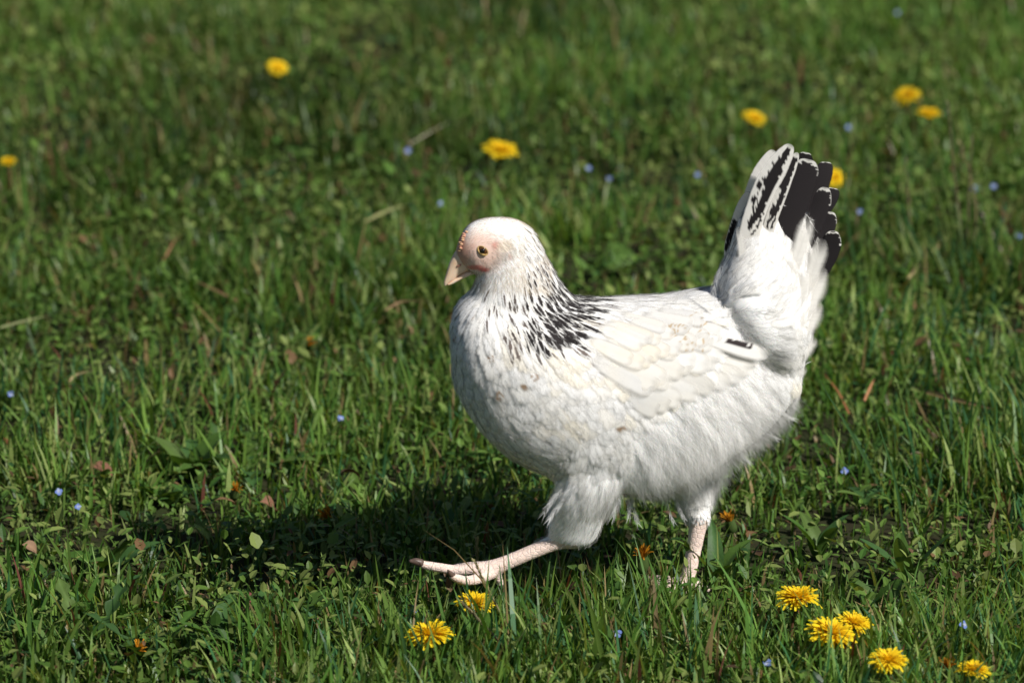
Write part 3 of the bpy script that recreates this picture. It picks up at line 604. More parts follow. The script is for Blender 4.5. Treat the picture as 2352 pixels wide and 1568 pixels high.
for d in ((-.058, .004), (-.040, -.030), (-.038, .032), (.024, .004)):
    Q = np.array([ft + [0, 0, .002], ft + [d[0] * .5, d[1] * .5, .001], ft + [d[0], d[1], -.004]]); r = np.array([.0062, .0052, .0032])
    legs.append((Q, r)); solids.append(tube(Q, r, 12, 10))
def raw_mesh():
    V, F4, F3, o = [], [], [], 0
    for v, (f4, f3) in solids: V.append(v); F4.append(f4 + o); F3.append(f3 + o); o += len(v)
    return np_mesh('raw', np.concatenate(V), [np.concatenate(F4), np.concatenate(F3)], None)
tmp = link('raw', raw_mesh())
bm = bmesh.new(); bm.from_mesh(tmp.data); bmesh.ops.recalc_face_normals(bm, faces=bm.faces); bm.to_mesh(tmp.data); bm.free()
mod = tmp.modifiers.new('r', 'REMESH'); mod.mode = 'VOXEL'; mod.voxel_size = .0020; mod.use_smooth_shade = True
mod = tmp.modifiers.new('s', 'SMOOTH'); mod.factor = .5; mod.iterations = 6
dg = bpy.context.evaluated_depsgraph_get(); body_me = bpy.data.meshes.new_from_object(tmp.evaluated_get(dg))
bpy.data.objects.remove(tmp); body_me.name = 'body'
nv = len(body_me.vertices); BV = np.empty(nv * 3, np.float32); body_me.vertices.foreach_get('co', BV); BV = BV.reshape(-1, 3).astype(float)
def seg_dist(X, P, r):
    best = np.full(len(X), 1e9)
    for a, b, ra, rb in zip(P[:-1], P[1:], r[:-1], r[1:]):
        ab = b - a; t = np.clip(((X - a) @ ab) / (ab @ ab), 0, 1)
        best = np.minimum(best, np.linalg.norm(X - a - t[:, None] * ab, axis=1) - (ra + (rb - ra) * t))
    return best
legd = np.min([seg_dist(BV, P, r) for P, r in legs], 0)
BUV = uvof(BV)
WHITE = np.array([.81, .80, .785]); SKIN = np.array([.66, .45, .36])
bc = np.tile(WHITE, (nv, 1))
isleg = (legd < .0022) & ((BUV[:, 1] > 1240) | ((BUV[:, 0] > 1540) & (BUV[:, 1] > 1196)))
sk = np.array([.74, .58, .50]); bc[isleg] = sk * (.86 + .3 * vnoise(BV[isleg], 260., 2))[:, None]
def blob(u, v, ru, rv, c, k=1.):
    q = ((BUV[:, 0] - u) / ru) ** 2 + ((BUV[:, 1] - v) / rv) ** 2
    m = np.clip(1.35 - q, 0, 1)[:, None] * k
    bc[:] = bc * (1 - m) + np.array(c) * m
blob(1100, 580, 62, 54, (.68, .44, .34), .8); blob(1056, 586, 24, 36, (.64, .34, .25), .9)
blob(1140, 563, 10, 9, (.62, .20, .16), .7); blob(1092, 614, 22, 6, (.60, .15, .12), .85); blob(1112, 620, 14, 5, (.55, .06, .05), .9)
blob(1060, 555, 9, 26, (.62, .30, .20), .8); blob(1085, 566, 8, 8, (.60, .34, .26), .5); blob(1160, 566, 20, 16, (.74, .62, .50), .8); blob(1172, 590, 6, 10, (.62, .32, .26), .5)
c4 = np.ones((nv, 4), np.float32); c4[:, :3] = bc
a = body_me.attributes.new('col', 'FLOAT_COLOR', 'POINT'); a.data.foreach_set('color', c4.ravel())
a = body_me.attributes.new('skin', 'FLOAT', 'POINT'); a.data.foreach_set('value', isleg.astype(np.float32))
m, n, l = mk('hen_body')
at = n.new('ShaderNodeAttribute'); at.attribute_name = 'col'; as_ = n.new('ShaderNodeAttribute'); as_.attribute_name = 'skin'
pb = n.new('ShaderNodeBsdfPrincipled'); l.new(at.outputs['Color'], pb.inputs['Base Color']); pb.inputs['Roughness'].default_value = .55
pb.inputs['Specular IOR Level'].default_value = .25; pb.inputs['Subsurface Weight'].default_value = .12; pb.inputs['Subsurface Radius'].default_value = (.004, .002, .001)
tc = n.new('ShaderNodeTexCoord'); vo = n.new('ShaderNodeTexVoronoi'); vo.inputs['Scale'].default_value = 230; vo.feature = 'DISTANCE_TO_EDGE'
l.new(tc.outputs['Object'], vo.inputs['Vector'])
cl = n.new('ShaderNodeMath'); cl.operation = 'MINIMUM'; cl.inputs[1].default_value = .12; l.new(vo.outputs['Distance'], cl.inputs[0])
mu = n.new('ShaderNodeMath'); mu.operation = 'MULTIPLY'; l.new(cl.outputs[0], mu.inputs[0]); l.new(as_.outputs['Fac'], mu.inputs[1])
bp = n.new('ShaderNodeBump'); bp.inputs['Strength'].default_value = .75; bp.inputs['Distance'].default_value = .004
l.new(mu.outputs[0], bp.inputs['Height']); l.new(bp.outputs[0], pb.inputs['Normal'])
o_ = n.new('ShaderNodeOutputMaterial'); l.new(pb.outputs[0], o_.inputs[0])
body_me.materials.clear(); body_me.materials.append(m)
body = link('body', body_me, hen)
polys = [tuple(p.vertices) for p in body_me.polygons]
bvh = BVHTree.FromPolygons([Vector(v) for v in BV], polys)
def surf(P):
    """nearest surface point and normal"""
    Q = np.empty_like(P); N = np.empty_like(P)
    for i, p in enumerate(P):
        h = bvh.find_nearest(Vector(p)); Q[i] = h[0]; N[i] = h[1]
    return Q, N
def hit(u, v, side=-1):
    """surface point seen at a pixel from the near side (side -1) or mirrored on the far side"""
    d = ray(u, v)
    h = bvh.ray_cast(Vector(CAM), Vector(d / np.linalg.norm(d)))
    if h[0] is None: return hp(u, v, -.02), np.array([0, -1., 0])
    return np.array(h[0]), np.array(h[1])

tv_, tf_ = solids[0]; trunk = BVHTree.FromPolygons([Vector(v) for v in tv_], [tuple(f) for f in tf_[0]])
def hit_trunk(u, v):
    d = ray(u, v); h = trunk.ray_cast(Vector(CAM), Vector(d / np.linalg.norm(d)))
    if h[0] is None: return None
    n_ = np.array(h[1]); return np.array(h[0]), n_ if n_[1] < 0 else -n_
# ---- plumage maps: pixel position, flow, feather length, half width, looseness
G = np.array([
 (1080, 535, .7, -.9, 12, 4, 0), (1115, 503, 1, -.1, 14, 4, 0), (1170, 500, 1, .25, 16, 5, 0), (1225, 540, .6, .85, 20, 6, 0), (1140, 600, .8, .5, 14, 5, 0), (1180, 600, .5, .85, 22, 7, .1), (1100, 630, .3, .9, 14, 5, .2),
 (1260, 600, .5, .86, 34, 8, 0), (1230, 620, .35, .93, 36, 8, 0), (1190, 650, .12, 1, 40, 9, 0), (1130, 655, -.2, 1, 36, 9, .1), (1085, 680, -.35, .95, 38, 11, .1),
 (1290, 660, .6, .8, 48, 9, 0), (1250, 690, .35, .94, 52, 10, 0), (1200, 720, .12, 1, 52, 11, .05), (1140, 710, -.03, 1, 50, 12, .1),
 (1340, 690, 1, .12, 60, 10, 0), (1320, 715, .85, .5, 60, 11, 0), (1290, 750, .55, .83, 58, 13, 0), (1220, 790, .22, .97, 52, 14, .1), (1160, 790, .1, 1, 55, 17, .1), (1060, 740, -.1, 1, 58, 20, .05),
 (1090, 830, .15, 1, 66, 23, .1), (1050, 860, .2, 1, 66, 23, 0), (1180, 880, .42, .9, 70, 24, .1), (1120, 950, .45, .9, 70, 24, .1), (1190, 1000, .75, .66, 66, 22, .2), (1260, 1040, .85, .5, 60, 18, .35), (1270, 950, .6, .8, 70, 24, .25),
 (1280, 850, .6, .8, 66, 24, .05), (1380, 740, .9, .4, 62, 24, 0), (1360, 820, .85, .52, 66, 25, 0), (1450, 690, 1, .0, 66, 22, 0), (1550, 685, 1, -.1, 66, 22, .05), (1480, 760, .95, .3, 66, 25, 0), (1620, 660, .8, -.6, 56, 18, .3),
 (1360, 930, .7, .7, 74, 24, .2), (1380, 1010, .45, .9, 74, 22, .45), (1460, 990, .6, .8, 80, 20, .7), (1560, 960, .72, .7, 90, 18, .9), (1650, 930, .8, .6, 95, 18, 1), (1740, 920, .75, .66, 90, 16, 1), (1790, 960, .62, .78, 72, 14, 1),
 (1460, 1080, .35, .94, 78, 18, .8), (1560, 1060, .55, .83, 84, 16, .95), (1660, 1030, .62, .78, 84, 16, 1), (1540, 1130, .45, .9, 60, 14, 1),
 (1400, 1090, .1, 1, 70, 20, .75), (1320, 1080, -.35, .93, 66, 20, .6), (1290, 1130, -.5, .86, 44, 16, .75), (1360, 1150, -.15, 1, 30, 14, .8), (1320, 1190, -.3, .95, 13, 9, .8), (1380, 1200, .2, .97, 10, 8, .8), (1340, 1215, -.1, .99, 8, 7, .8), (1275, 1190, -.5, .85, 14, 8, .8), (1310, 1235, -.5, .8, 10, 6, .7), (1275, 1225, -.7, .7, 10, 6, .7),
 (1580, 1120, .3, .95, 50, 14, .7), (1600, 1160, .3, .95, 14, 8, .5),
 (1610, 1195, .3, .95, 8, 5, .3), (1570, 1190, .1, .95, 12, 7, .3),
 (1660, 720, .75, -.3, 66, 20, .7), (1660, 640, .55, -.8, 62, 18, .6), (1690, 560, .3, -.95, 62, 16, .5), (1740, 690, .9, -.25, 76, 22, .7), (1760, 610, .6, -.8, 76, 24, .3), (1800, 700, .8, -.55, 76, 25, .3), (1740, 770, .9, .1, 76, 22, .7), (1820, 780, .75, .3, 66, 24, .4), (1770, 860, .8, .5, 72, 22, .6), (1830, 850, .5, .8, 60, 20, .6), (1850, 640, .45, -.88, 66, 24, .2), (1780, 530, .4, -.92, 62, 22, .2)], float)
def field(UV, p=3.2):
    d2 = ((UV[:, None, :] - G[None, :, :2]) ** 2).sum(-1) + 120.
    w_ = d2 ** (-p / 2); w_ /= w_.sum(1, keepdims=True)
    return w_ @ G[:, 2:]
def flow3(f, N):
    D = np.stack([f[:, 0], np.zeros(len(f)), -f[:, 1]], -1)
    return nrm(D - (D * N).sum(-1, keepdims=True) * N)

# sample the skin
tv = np.array([p[:3] for p in polys] + [(p[0], p[2], p[3]) for p in polys if len(p) == 4])
A, B, Cc = BV[tv[:, 0]], BV[tv[:, 1]], BV[tv[:, 2]]
area = np.linalg.norm(np.cross(B - A, Cc - A), axis=1); cum = np.cumsum(area) / area.sum()
def sample(n):
    t = np.searchsorted(cum, rng.random(n)); a, b = rng.random(n), rng.random(n); s = a + b > 1; a[s], b[s] = 1 - a[s], 1 - b[s]
    P = A[t] + (B[t] - A[t]) * a[:, None] + (Cc[t] - A[t]) * b[:, None]
    bad = isleg[tv[t, 0]]
    return P[~bad]
def thin(P, rad):
    """greedy blue noise"""
    cell = rad.max(); grid = {}; keep = []
    ij = np.floor(P / cell).astype(int)
    for i in range(len(P)):
        k = tuple(ij[i]); ok = True
        for dx in (-1, 0, 1):
            for dy in (-1, 0, 1):
                for dz in (-1, 0, 1):
                    for j in grid.get((k[0] + dx, k[1] + dy, k[2] + dz), ()):
                        if ((P[i] - P[j]) ** 2).sum() < rad[i] ** 2: ok = False; break
                    if not ok: break
                if not ok: break
            if not ok: break
        if ok: grid.setdefault(k, []).append(i); keep.append(i)
    return np.array(keep)

def rachis(P, N, L, K=5, lift0=.0008, lift1=.003, wob=.12):
    """walk along the flow on the skin; returns points [F,K,3], normals"""
    out = [P + N * lift0]; nn = [N]; cur = P.copy(); cn = N
    jit = rng.normal(0, wob, len(P))
    for k in range(1, K):
        f = field(uvof(cur)); D = flow3(f[:, :2], cn); Sd = np.cross(cn, D)
        D = nrm(D * np.cos(jit)[:, None] + Sd * np.sin(jit)[:, None])
        ahead = cur + D * (L / (K - 1))[:, None]
        q, qn = surf(ahead)
        qn = nrm(.6 * cn + .4 * qn)
        gap = ((ahead - q) * qn).sum(-1); q = q + qn * np.clip(gap, 0, .004)[:, None] * .7   # feathers bridge hollows and stand off at edges
        out.append(q + qn * (lift0 + (lift1 if np.ndim(lift1) == 0 else lift1[:, None]) * k / (K - 1))); nn.append(qn); cur = q; cn = qn
    return np.stack(out, 1), np.stack(nn, 1)
def resample(Pk, R_):
    K = Pk.shape[1]; t = np.linspace(0, K - 1, R_); i = np.clip(t.astype(int), 0, K - 2); f = (t - i)[None, :, None]
    i0, i3 = np.maximum(i - 1, 0), np.minimum(i + 2, K - 1)
    p0, p1, p2, p3 = Pk[:, i0], Pk[:, i], Pk[:, i + 1], Pk[:, i3]
    return .5 * (2 * p1 + (p2 - p0) * f + (2 * p0 - 5 * p1 + 4 * p2 - p3) * f ** 2 + (3 * p1 - p0 - 3 * p2 + p3) * f ** 3)

def vanes(Pk, Nk, hw, rows=9, M=2, colfn=None, ang0=62, ang1=48, jag=.16, camber=.22, shape=None, curl=0.):
    """barbed feather vanes; each row of vertices is a barb"""
    F_ = len(Pk); P = resample(Pk, rows); N = nrm(resample(Nk, rows)); T = nrm(np.gradient(P, axis=1)); Sd = nrm(np.cross(N, T))
    t = np.linspace(0, 1, rows); C_ = 2 * M + 1; x = np.linspace(-1, 1, C_)
    sh = (shape(t) if shape else ((t * .9 + .12) ** .45) * np.sqrt(np.clip(1 - t ** 5, 0, 1)))
    wv = hw[:, None] * sh[None] * (1 + 0 * t)
    jr_ = rng.random((F_, rows, 2)) ** 2
    if rows > 25: jr_ = .3 * jr_ + .7 * resample(rng.random((F_, 9, 2)) ** 1.5, rows)
    wv = wv[:, :, None] * np.ones((1, 1, 2)) * (1 - jag * jr_ * 1.6)
    wx = np.where(x < 0, 0, 1)
    W = wv[:, :, wx] * np.abs(x)                                              # [F,rows,C]
    an = np.radians(ang0 + (ang1 - ang0) * t)[None, :, None]
    V = P[:, :, None] + Sd[:, :, None] * (np.sign(x) * W)[..., None] + T[:, :, None] * (W / np.tan(an) * (1 - .25 * np.abs(x)) * (1 - .85 * t ** 3)[None, :, None])[..., None] \
        - N[:, :, None] * (W * np.abs(x) * camber)[..., None]
    C = colfn(t, x, F_) if colfn else np.tile(WHITE, (F_, rows, C_, 1))
    UVf = np.zeros((F_, rows, C_, 2)); UVf[..., 0] = np.abs(x); UVf[..., 1] = t[None, :, None] + rng.random(F_)[:, None, None] * 7
    k = rows * C_
    q = np.array([[i * C_ + j, i * C_ + j + 1, (i + 1) * C_ + j + 1, (i + 1) * C_ + j] for i in range(rows - 1) for j in range(C_ - 1)])
    Fq = (q[None] + (np.arange(F_) * k)[:, None, None]).reshape(-1, 4)
    UVf = np.concatenate([UVf, np.maximum(np.abs(x)[None, None, :], np.maximum(t ** 3, (1 - t) ** (5 if rows < 25 else 3))[None, :, None])[..., None] + 0 * UVf[..., :1]], -1)
    global LASTN
    LASTN = nrm(np.broadcast_to(N[:, :, None] + rng.normal(0, .06, (F_, 1, 1, 3)), V.shape)).reshape(-1, 3)
    return V.reshape(-1, 3), Fq, C.reshape(-1, 3), UVf.reshape(-1, 3)
def set_nrm(me, N):
    a = me.attributes.new('nrm', 'FLOAT_VECTOR', 'POINT'); a.data.foreach_set('vector', np.ascontiguousarray(N, np.float32).ravel()); return me

def strands(name, Pb, rad, colr, nrmv, parent, taper=True):
    """hair curves Pb [n,K,3]"""
    n_, K = Pb.shape[:2]
    hc = bpy.data.hair_curves.new(name); hc.add_curves([K] * n_)
    hc.attributes['position'].data.foreach_set('vector', np.ascontiguousarray(Pb, np.float32).ravel())
    ra = hc.attributes.get('radius') or hc.attributes.new('radius', 'FLOAT', 'POINT')
    rr = np.broadcast_to(np.asarray(rad).reshape(-1, 1), (n_, K)) * (np.linspace(1, .3, K)[None] if taper else 1)
    ra.data.foreach_set('value', np.ascontiguousarray(rr, np.float32).ravel())
    c = np.ones((n_, K, 4), np.float32); c[..., :3] = colr if colr.ndim == 3 else colr[:, None]
    at_ = hc.attributes.new('col', 'FLOAT_COLOR', 'POINT'); at_.data.foreach_set('color', c.ravel())
    at_ = hc.attributes.new('nrm', 'FLOAT_VECTOR', 'POINT'); at_.data.foreach_set('vector', np.ascontiguousarray(nrmv, np.float32).ravel())
    hc.materials.append(M_fluff)
    return link(name, hc, parent)

# ---- contour feathers over the whole body
Pc = sample(60000); UVc = uvof(Pc); fc = field(UVc)
inner = (UVc[:, 1] < 645) & (UVc[:, 0] < 1200) & (UVc[:, 0] > 1030)          # face and head get short plush instead
Pc, UVc, fc = Pc[~inner], UVc[~inner], fc[~inner]
hkz = (UVc[:, 0] > 1085) & (UVc[:, 0] < 1400) & (UVc[:, 1] > 560) & (UVc[:, 1] < 805) & (UVc[:, 1] > 600 - (UVc[:, 0] - 1180) * .5)
kk = thin(Pc, np.where(hkz, np.interp(UVc[:, 1], [580, 760], [9., 11.5]) * S, np.clip(fc[:, 3] * S * .62, .0022, .012))); Pc, UVc, fc = Pc[kk], UVc[kk], fc[kk]
Pc, Nc = surf(Pc)
print('contour feathers', len(Pc))
Lc = fc[:, 2] * S * rng.uniform(.85, 1.2, len(Pc)); loose = fc[:, 4]
hk0 = hkz[kk]; Lc = np.where(hk0, Lc * 1.35, Lc)
Pk, Nk = rachis(Pc, Nc, Lc, 5, .0004, .0007 + .0014 * rng.random(len(Pc)) ** 3)
tipuv = uvof(Pk[:, 3])
# black hackle marks: strength by place of the feather's tip
HK = np.array([(1150, 640, .05), (1210, 620, .24), (1262, 600, .32), (1290, 640, .5), (1240, 660, .40), (1180, 680, .22), (1120, 680, .10), (1300, 690, 1.), (1250, 720, .7), (1200, 740, .28), (1140, 740, .10), (1345, 700, 1.), (1385, 705, .9), (1330, 740, 1.), (1290, 770, 1.), (1240, 790, .65), (1190, 800, .24), (1340, 770, .85),
  (1080, 690, .03), (1060, 740, 0), (1120, 800, .03), (1400, 740, 0.), (1440, 690, .12), (1420, 715, 0.), (1370, 790, 0), (1310, 830, 0), (1250, 850, .02), (1190, 850, 0), (1100, 880, 0), (1150, 600, 0), (1200, 560, 0), (1500, 690, .0), (1500, 800, 0), (1300, 950, 0), (1500, 1000, 0)])
d2 = ((tipuv[:, None] - HK[None, :, :2]) ** 2).sum(-1) + 60; w_ = d2 ** -2; w_ /= w_.sum(1, keepdims=True)
dark = (w_ @ HK[:, 2])
dark = np.where((tipuv[:, 0] > 1420) | (tipuv[:, 1] > 860), 0, dark)
NF = len(Pc); dark = np.where(dark < .09, 0, dark)
mk_on = rng.random(NF) < np.clip(.35 + dark * 1.4, 0, .97); mk_on &= dark > 0
mk_w = (.28 + .62 * dark) * rng.uniform(.75, 1.1, NF); mk_t0 = rng.uniform(.30, .48, NF) - .1 * dark; mk_t1 = rng.uniform(.90, .99, NF)
mk_c = np.where((dark < .35)[:, None], np.array([[.10, .08, .07]]), np.array([[.020, .017, .017]])) * rng.uniform(.7, 1.5, (NF, 1))
stain = vnoise(tipuv, .02, 4) * vnoise(tipuv, .055, 8)
def contour_col(sel):
    dk = dark[sel]; stn = stain[sel]; tu = tipuv[sel]
    def fn(t, x, F_):
        base = WHITE * rng.uniform(.97, 1.03, (F_, 1)) * np.where(rng.random((F_, 1)) < .4, np.array([[1, .99, .965]]), np.array([[1, 1, 1]]))
        cream = np.clip((stn - .30) * 2., 0, .38)[:, None] * ((tu[:, 0] > 1150) & (tu[:, 1] > 740) & (tu[:, 1] < 1010))[:, None]
        base = base * (1 - cream) + np.array([.78, .68, .48]) * cream
        C = np.tile(base[:, None, None], (1, len(t), len(x), 1))
        on, wid, t0, t1, blk = mk_on[sel], mk_w[sel], mk_t0[sel], mk_t1[sel], mk_c[sel]
        q = np.clip((t[None] - t0[:, None]) / (t1 - t0)[:, None], 0, 1)
        prof = wid[:, None] * np.sin(np.pi * q ** 1.2) ** .55 * (q > 0) * (q < 1)
        m_ = (np.abs(x)[None, None] < prof[:, :, None] * rng.uniform(.92, 1.08, (F_, len(t), 1))) & on[:, None, None]
        C = np.where(m_[..., None], blk[:, None, None, :] * np.ones_like(C), C)
        fl = (rng.random(F_) < .018) & (dk < .05) & (tu[:, 0] < 1500) & (tu[:, 1] < 1050)                 # brown flecks of dirt on the breast
        mf = fl[:, None, None] & (np.abs(x)[None, None] < .6) & (t[None, :, None] > .6) & (rng.random(m_.shape) < .6)
        C = np.where(mf[..., None], np.array([.30, .20, .12]), C)
        return C
    return fn
def emit(sel, name, rows, M, **k):
    V, F, C, U = vanes(Pk[sel], Nk[sel], fc[sel, 3] * S * rng.uniform(.85, 1.2, sel.sum()) * k.pop('wmul', 1.), rows, M, contour_col(sel), **k)
    o = link(name, set_nrm(np_mesh(name, V, [F], M_soft, C, U), LASTN), hen); o['kind'] = 'stuff'; return o
hack = hk0; fl_ = loose > .62
emit(hack & ~fl_, 'neck_feathers', 22, 5, wmul=1.15, jag=.25, camber=.06, ang0=55, ang1=40, shape=lambda t: ((t * .85 + .2) ** .4) * np.clip(1 - t ** 3.2, 0, 1) ** .7)
emit(~hack & ~fl_, 'body_feathers', 10, 2, jag=.25, camber=.04)

# ---- loose barbs: soft edges everywhere, thick fluff on belly, thighs and tail cushion
def barbs(sel, per, Lb, rad, name, spread=1., marks=None, tilt=.2, up=0.):
    P = resample(Pk[sel], 8); N = nrm(resample(Nk[sel], 8)); T = nrm(np.gradient(P, axis=1)); Sd = nrm(np.cross(N, T)); F_ = len(P)
    ti = rng.uniform(.1, 1, (F_, per)) ** .8; sg = rng.choice([-1., 1.], (F_, per))
    fi = ti * 7; i = np.clip(fi.astype(int), 0, 6); f = (fi - i)[..., None]; ar = np.arange(F_)[:, None]
    p = P[ar, i] * (1 - f) + P[ar, i + 1] * f; tg = T[ar, i]; s = Sd[ar, i]; nn = N[ar, i]
    L = Lb[:, None] * rng.uniform(.5, 1.2, (F_, per)) * (1.1 - .4 * ti)
    a0 = np.radians(rng.uniform(25, 60, (F_, per))) * spread; a1 = a0 * .35
    u = np.linspace(0, 1, 5); pts_ = [p]; cur = p
    lift = (rng.normal(.02, .07, (F_, per)) + up * rng.random((F_, 1)) ** 2 + (rng.random((F_, per)) < .10) * rng.uniform(.1, .5, (F_, per)))[..., None]
    for k in range(1, 5):
        a = a0 + (a1 - a0) * u[k]
        cur = cur + (L / 4)[..., None] * nrm(tg * np.cos(a)[..., None] + s * (sg * np.sin(a))[..., None] + nn * (lift - .12 * u[k]) + rng.normal(0, .07, p.shape))
        pts_.append(cur)
    Pb = np.stack(pts_, 2).reshape(-1, 5, 3)
    nv_ = nrm(nn + .2 * s * sg[..., None] + rng.normal(0, tilt, (F_, 1, 3)) + rng.normal(0, .15, nn.shape)).reshape(-1, 1, 3).repeat(5, 1)
    cc = WHITE * rng.uniform(.98, 1.08, (F_ * per, 1)) * np.array([1, .995, .985])
    tu_ = tipuv[sel].repeat(per, 0); cc = np.clip(cc * np.where((tu_[:, 0] > 1640) & (tu_[:, 1] < 860), .86, 1.)[:, None], 0, .9)  # tail cushion strands darkened in colour to hold down their sunlit brightness
    if marks is not None:
        dk = marks[:, None, None]; Lt = np.linalg.norm(P[:, -1] - P[:, 0], axis=1)[:, None, None]
        xx = u[None, None] * L[..., None] * np.sin(.7 * a0)[..., None] * sg[..., None] / Lb[:, None, None]
        tt = ti[..., None] + u[None, None] * (L * np.cos(.7 * a0))[..., None] / Lt
        on, t0, t1 = mk_on[sel][:, None, None], mk_t0[sel][:, None, None], mk_t1[sel][:, None, None]
        s_ = np.clip((tt - t0) / (t1 - t0), 0, 1); pr = mk_w[sel][:, None, None] * np.sin(np.pi * s_ ** 1.2) ** .55
        m_ = (on & (np.abs(xx) < pr * .9) & (s_ > 0) & (s_ < 1)).reshape(-1, 5)
        soft_ = np.where(dk < .3, .45, .06).repeat(per, 1).reshape(-1, 1, 1)
        cc = np.where(m_[..., None], cc[:, None] * soft_ * np.array([1, .9, .85]) + .012, cc[:, None] * np.ones((1, 5, 1)))
    o = strands(name, Pb, rng.uniform(.7, 1.2, len(Pb)) * rad * np.clip(fc[sel, 3] / 17, .4, 1).repeat(per), cc, nv_, hen); o['kind'] = 'stuff'; return o
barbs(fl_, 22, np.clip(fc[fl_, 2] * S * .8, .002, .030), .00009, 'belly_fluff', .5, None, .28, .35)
hk_ = hack & ~fl_
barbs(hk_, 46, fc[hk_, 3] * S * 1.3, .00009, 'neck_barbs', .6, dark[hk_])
mid = ~fl_ & ~hack
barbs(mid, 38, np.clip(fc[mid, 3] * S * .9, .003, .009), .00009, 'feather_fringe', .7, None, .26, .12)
# plush of the head
Ph = sample(230000); uh = uvof(Ph); s_ = (uh[:, 1] < 665) & (uh[:, 0] < 1262) & (uh[:, 0] > 1040) & (Ph[:, 2] > .25)
face = np.clip(1.5 - ((uh[:, 0] - 1094) / 44) ** 2 - ((uh[:, 1] - 584) / 38) ** 2, 0, 1)
s_ &= rng.random(len(Ph)) > face * .62; s_ &= ~((np.abs(uh[:, 0] - 1109) < 19) & (np.abs(uh[:, 1] - 575) < 15)) ; s_ &= ~((uh[:, 0] < 1070) & (uh[:, 1] > 535))
Ph, Nh = surf(Ph[s_]); fh = field(uvof(Ph)); Dh = flow3(fh[:, :2] + rng.normal(0, .12, (len(Ph), 2)), Nh)
Lh = (fh[:, 2] * S * .55 * rng.uniform(.6, 1.2, len(Ph)))[:, None]
Pb = np.stack([Ph, Ph + Lh * (.5 * Dh + .16 * Nh), Ph + Lh * (Dh + .17 * Nh)], 1)
hcv = vnoise(uvof(Ph), .05, 6)[:, None]; hc_ = WHITE * rng.uniform(.9, 1.05, (len(Ph), 1)) * (np.array([.87, .79, .69]) * (1 - face[s_][:, None] * np.array([.02, .22, .24]))) * (1 - .22 * hcv * np.array([.1, .35, .8]))
strands('head_plush', Pb, np.full(len(Pb), .00013), np.clip(hc_, 0, .86), Nh[:, None].repeat(3, 1), hen)['kind'] = 'stuff'

# ---- large feathers one by one: wing and tail
def one_feather(name, path, hw, parent, colfn=None, rows=44, M=4, jag=.10, camber=.12, N=None, shape=None, ang0=60, ang1=46, mirror=False, mat=None):
    P = smooth_path(np.asarray(path), 9)[None]
    NN = np.tile(np.array([.3, -.95, 0]) if N is None else np.asarray(N), (1, 9, 1)) if (N is None or np.ndim(N) == 1) else smooth_path(np.asarray(N), 9)[None]
    V, F, C, U = vanes(P, nrm(NN), np.array([hw]), rows, M, colfn, ang0, ang1, jag, camber, shape)
    out = []
    for mir in ((False, True) if mirror else (False,)):
        VV = V.copy(); FF = F
        if mir: VV = flip(VV); FF = F[:, ::-1]
        me_ = np_mesh(name, VV, [FF], mat or M_feather, C, U); set_nrm(me_, LASTN * ([1, -1, 1] if mir else [1, 1, 1]))
        out.append(link(name, me_, parent))
    return out
blunt = lambda t: ((t * .9 + .1) ** .35) * np.clip(1 - t ** 6, 0, 1) ** .6

M_wing = soften(leafy('wing_feather', trans=.12, rough=.6, spec=.12, tcol=(1, .97, .92), bump=.3, barb=True), .58, 1., .88, .8)
wing = [empty('wing'), empty('wing')]
for w__ in wing: w__.parent = hen
def wing_feather(name, b, tip, hwpx, off0, off1, colfn=None, bend=0., both=True):
    b, tip = np.array(b, float), np.array(tip, float); k = 6
    t = np.linspace(0, 1, k)[:, None]; perp = np.array([-(tip - b)[1], (tip - b)[0]]) / np.linalg.norm(tip - b)
    uvp = b + (tip - b) * t + perp * bend * 4 * t * (1 - t)
    P, N = [], []
    for i, (u, v) in enumerate(uvp):
        h, nn = hit_trunk(u, v) or hit(u, v); P.append(h); N.append(nn)
    N = nrm(np.array(N)); N = nrm(.5 * N + .5 * N.mean(0)); P = np.array(P)
    P = P + N * (off0 + (off1 - off0) * t)
    c0, c1 = P[0], P[-1]; P = .55 * P + .45 * (c0 + (c1 - c0) * t)               # stiff quills
    P = P + N * .0015
    fs = one_feather(name, P, hwpx * S, wing[0], colfn, 30, 4, .05, .10, N, blunt, mirror=both, mat=M_wing)
    if both: fs[1].parent = wing[1]
def tint(c0, c1, spot=None, dirt=0):
    def fn(t, x, F_):
        base = WHITE * rng.uniform(.78, .84) * (1 - .04 * (np.abs(x)[None, None, :, None] > .72) - .03 * (np.abs(x)[None, None, :, None] < .15)) * np.array([1, .995, .98])  # rim darkened in colour to imitate shading along the feather edges
        m_ = vnoise(np.stack(np.meshgrid(t * 3, x * .6 + rng.random() * 9, indexing='ij'), -1), 2., 3)[None, ..., None]
        C = (base + 0 * m_) * (1 - .5 * m_ * c0) + np.array([.80, .70, .50]) * .5 * m_ * c0
        if dirt:
            k_ = (t[None, :, None] > .55) & (t[None, :, None] < .95) & (rng.random((1, len(t), len(x))) < .09) & (rng.random() < dirt)
            C = np.where(k_[..., None], np.array([.46, .34, .20]), C)
        if spot:
            t0, t1, x0, x1 = spot; jit = rng.normal(0, .05, (1, len(t), 1))
            k_ = ((t[None, :, None] > t0 + jit * .3) & (t[None, :, None] < t1 + jit * .3) & (x[None, None] > x0) & (x[None, None] < x1 + jit * 4))
            C = np.where(k_[..., None], np.array([.03, .022, .022]), C)
        return C
    return fn
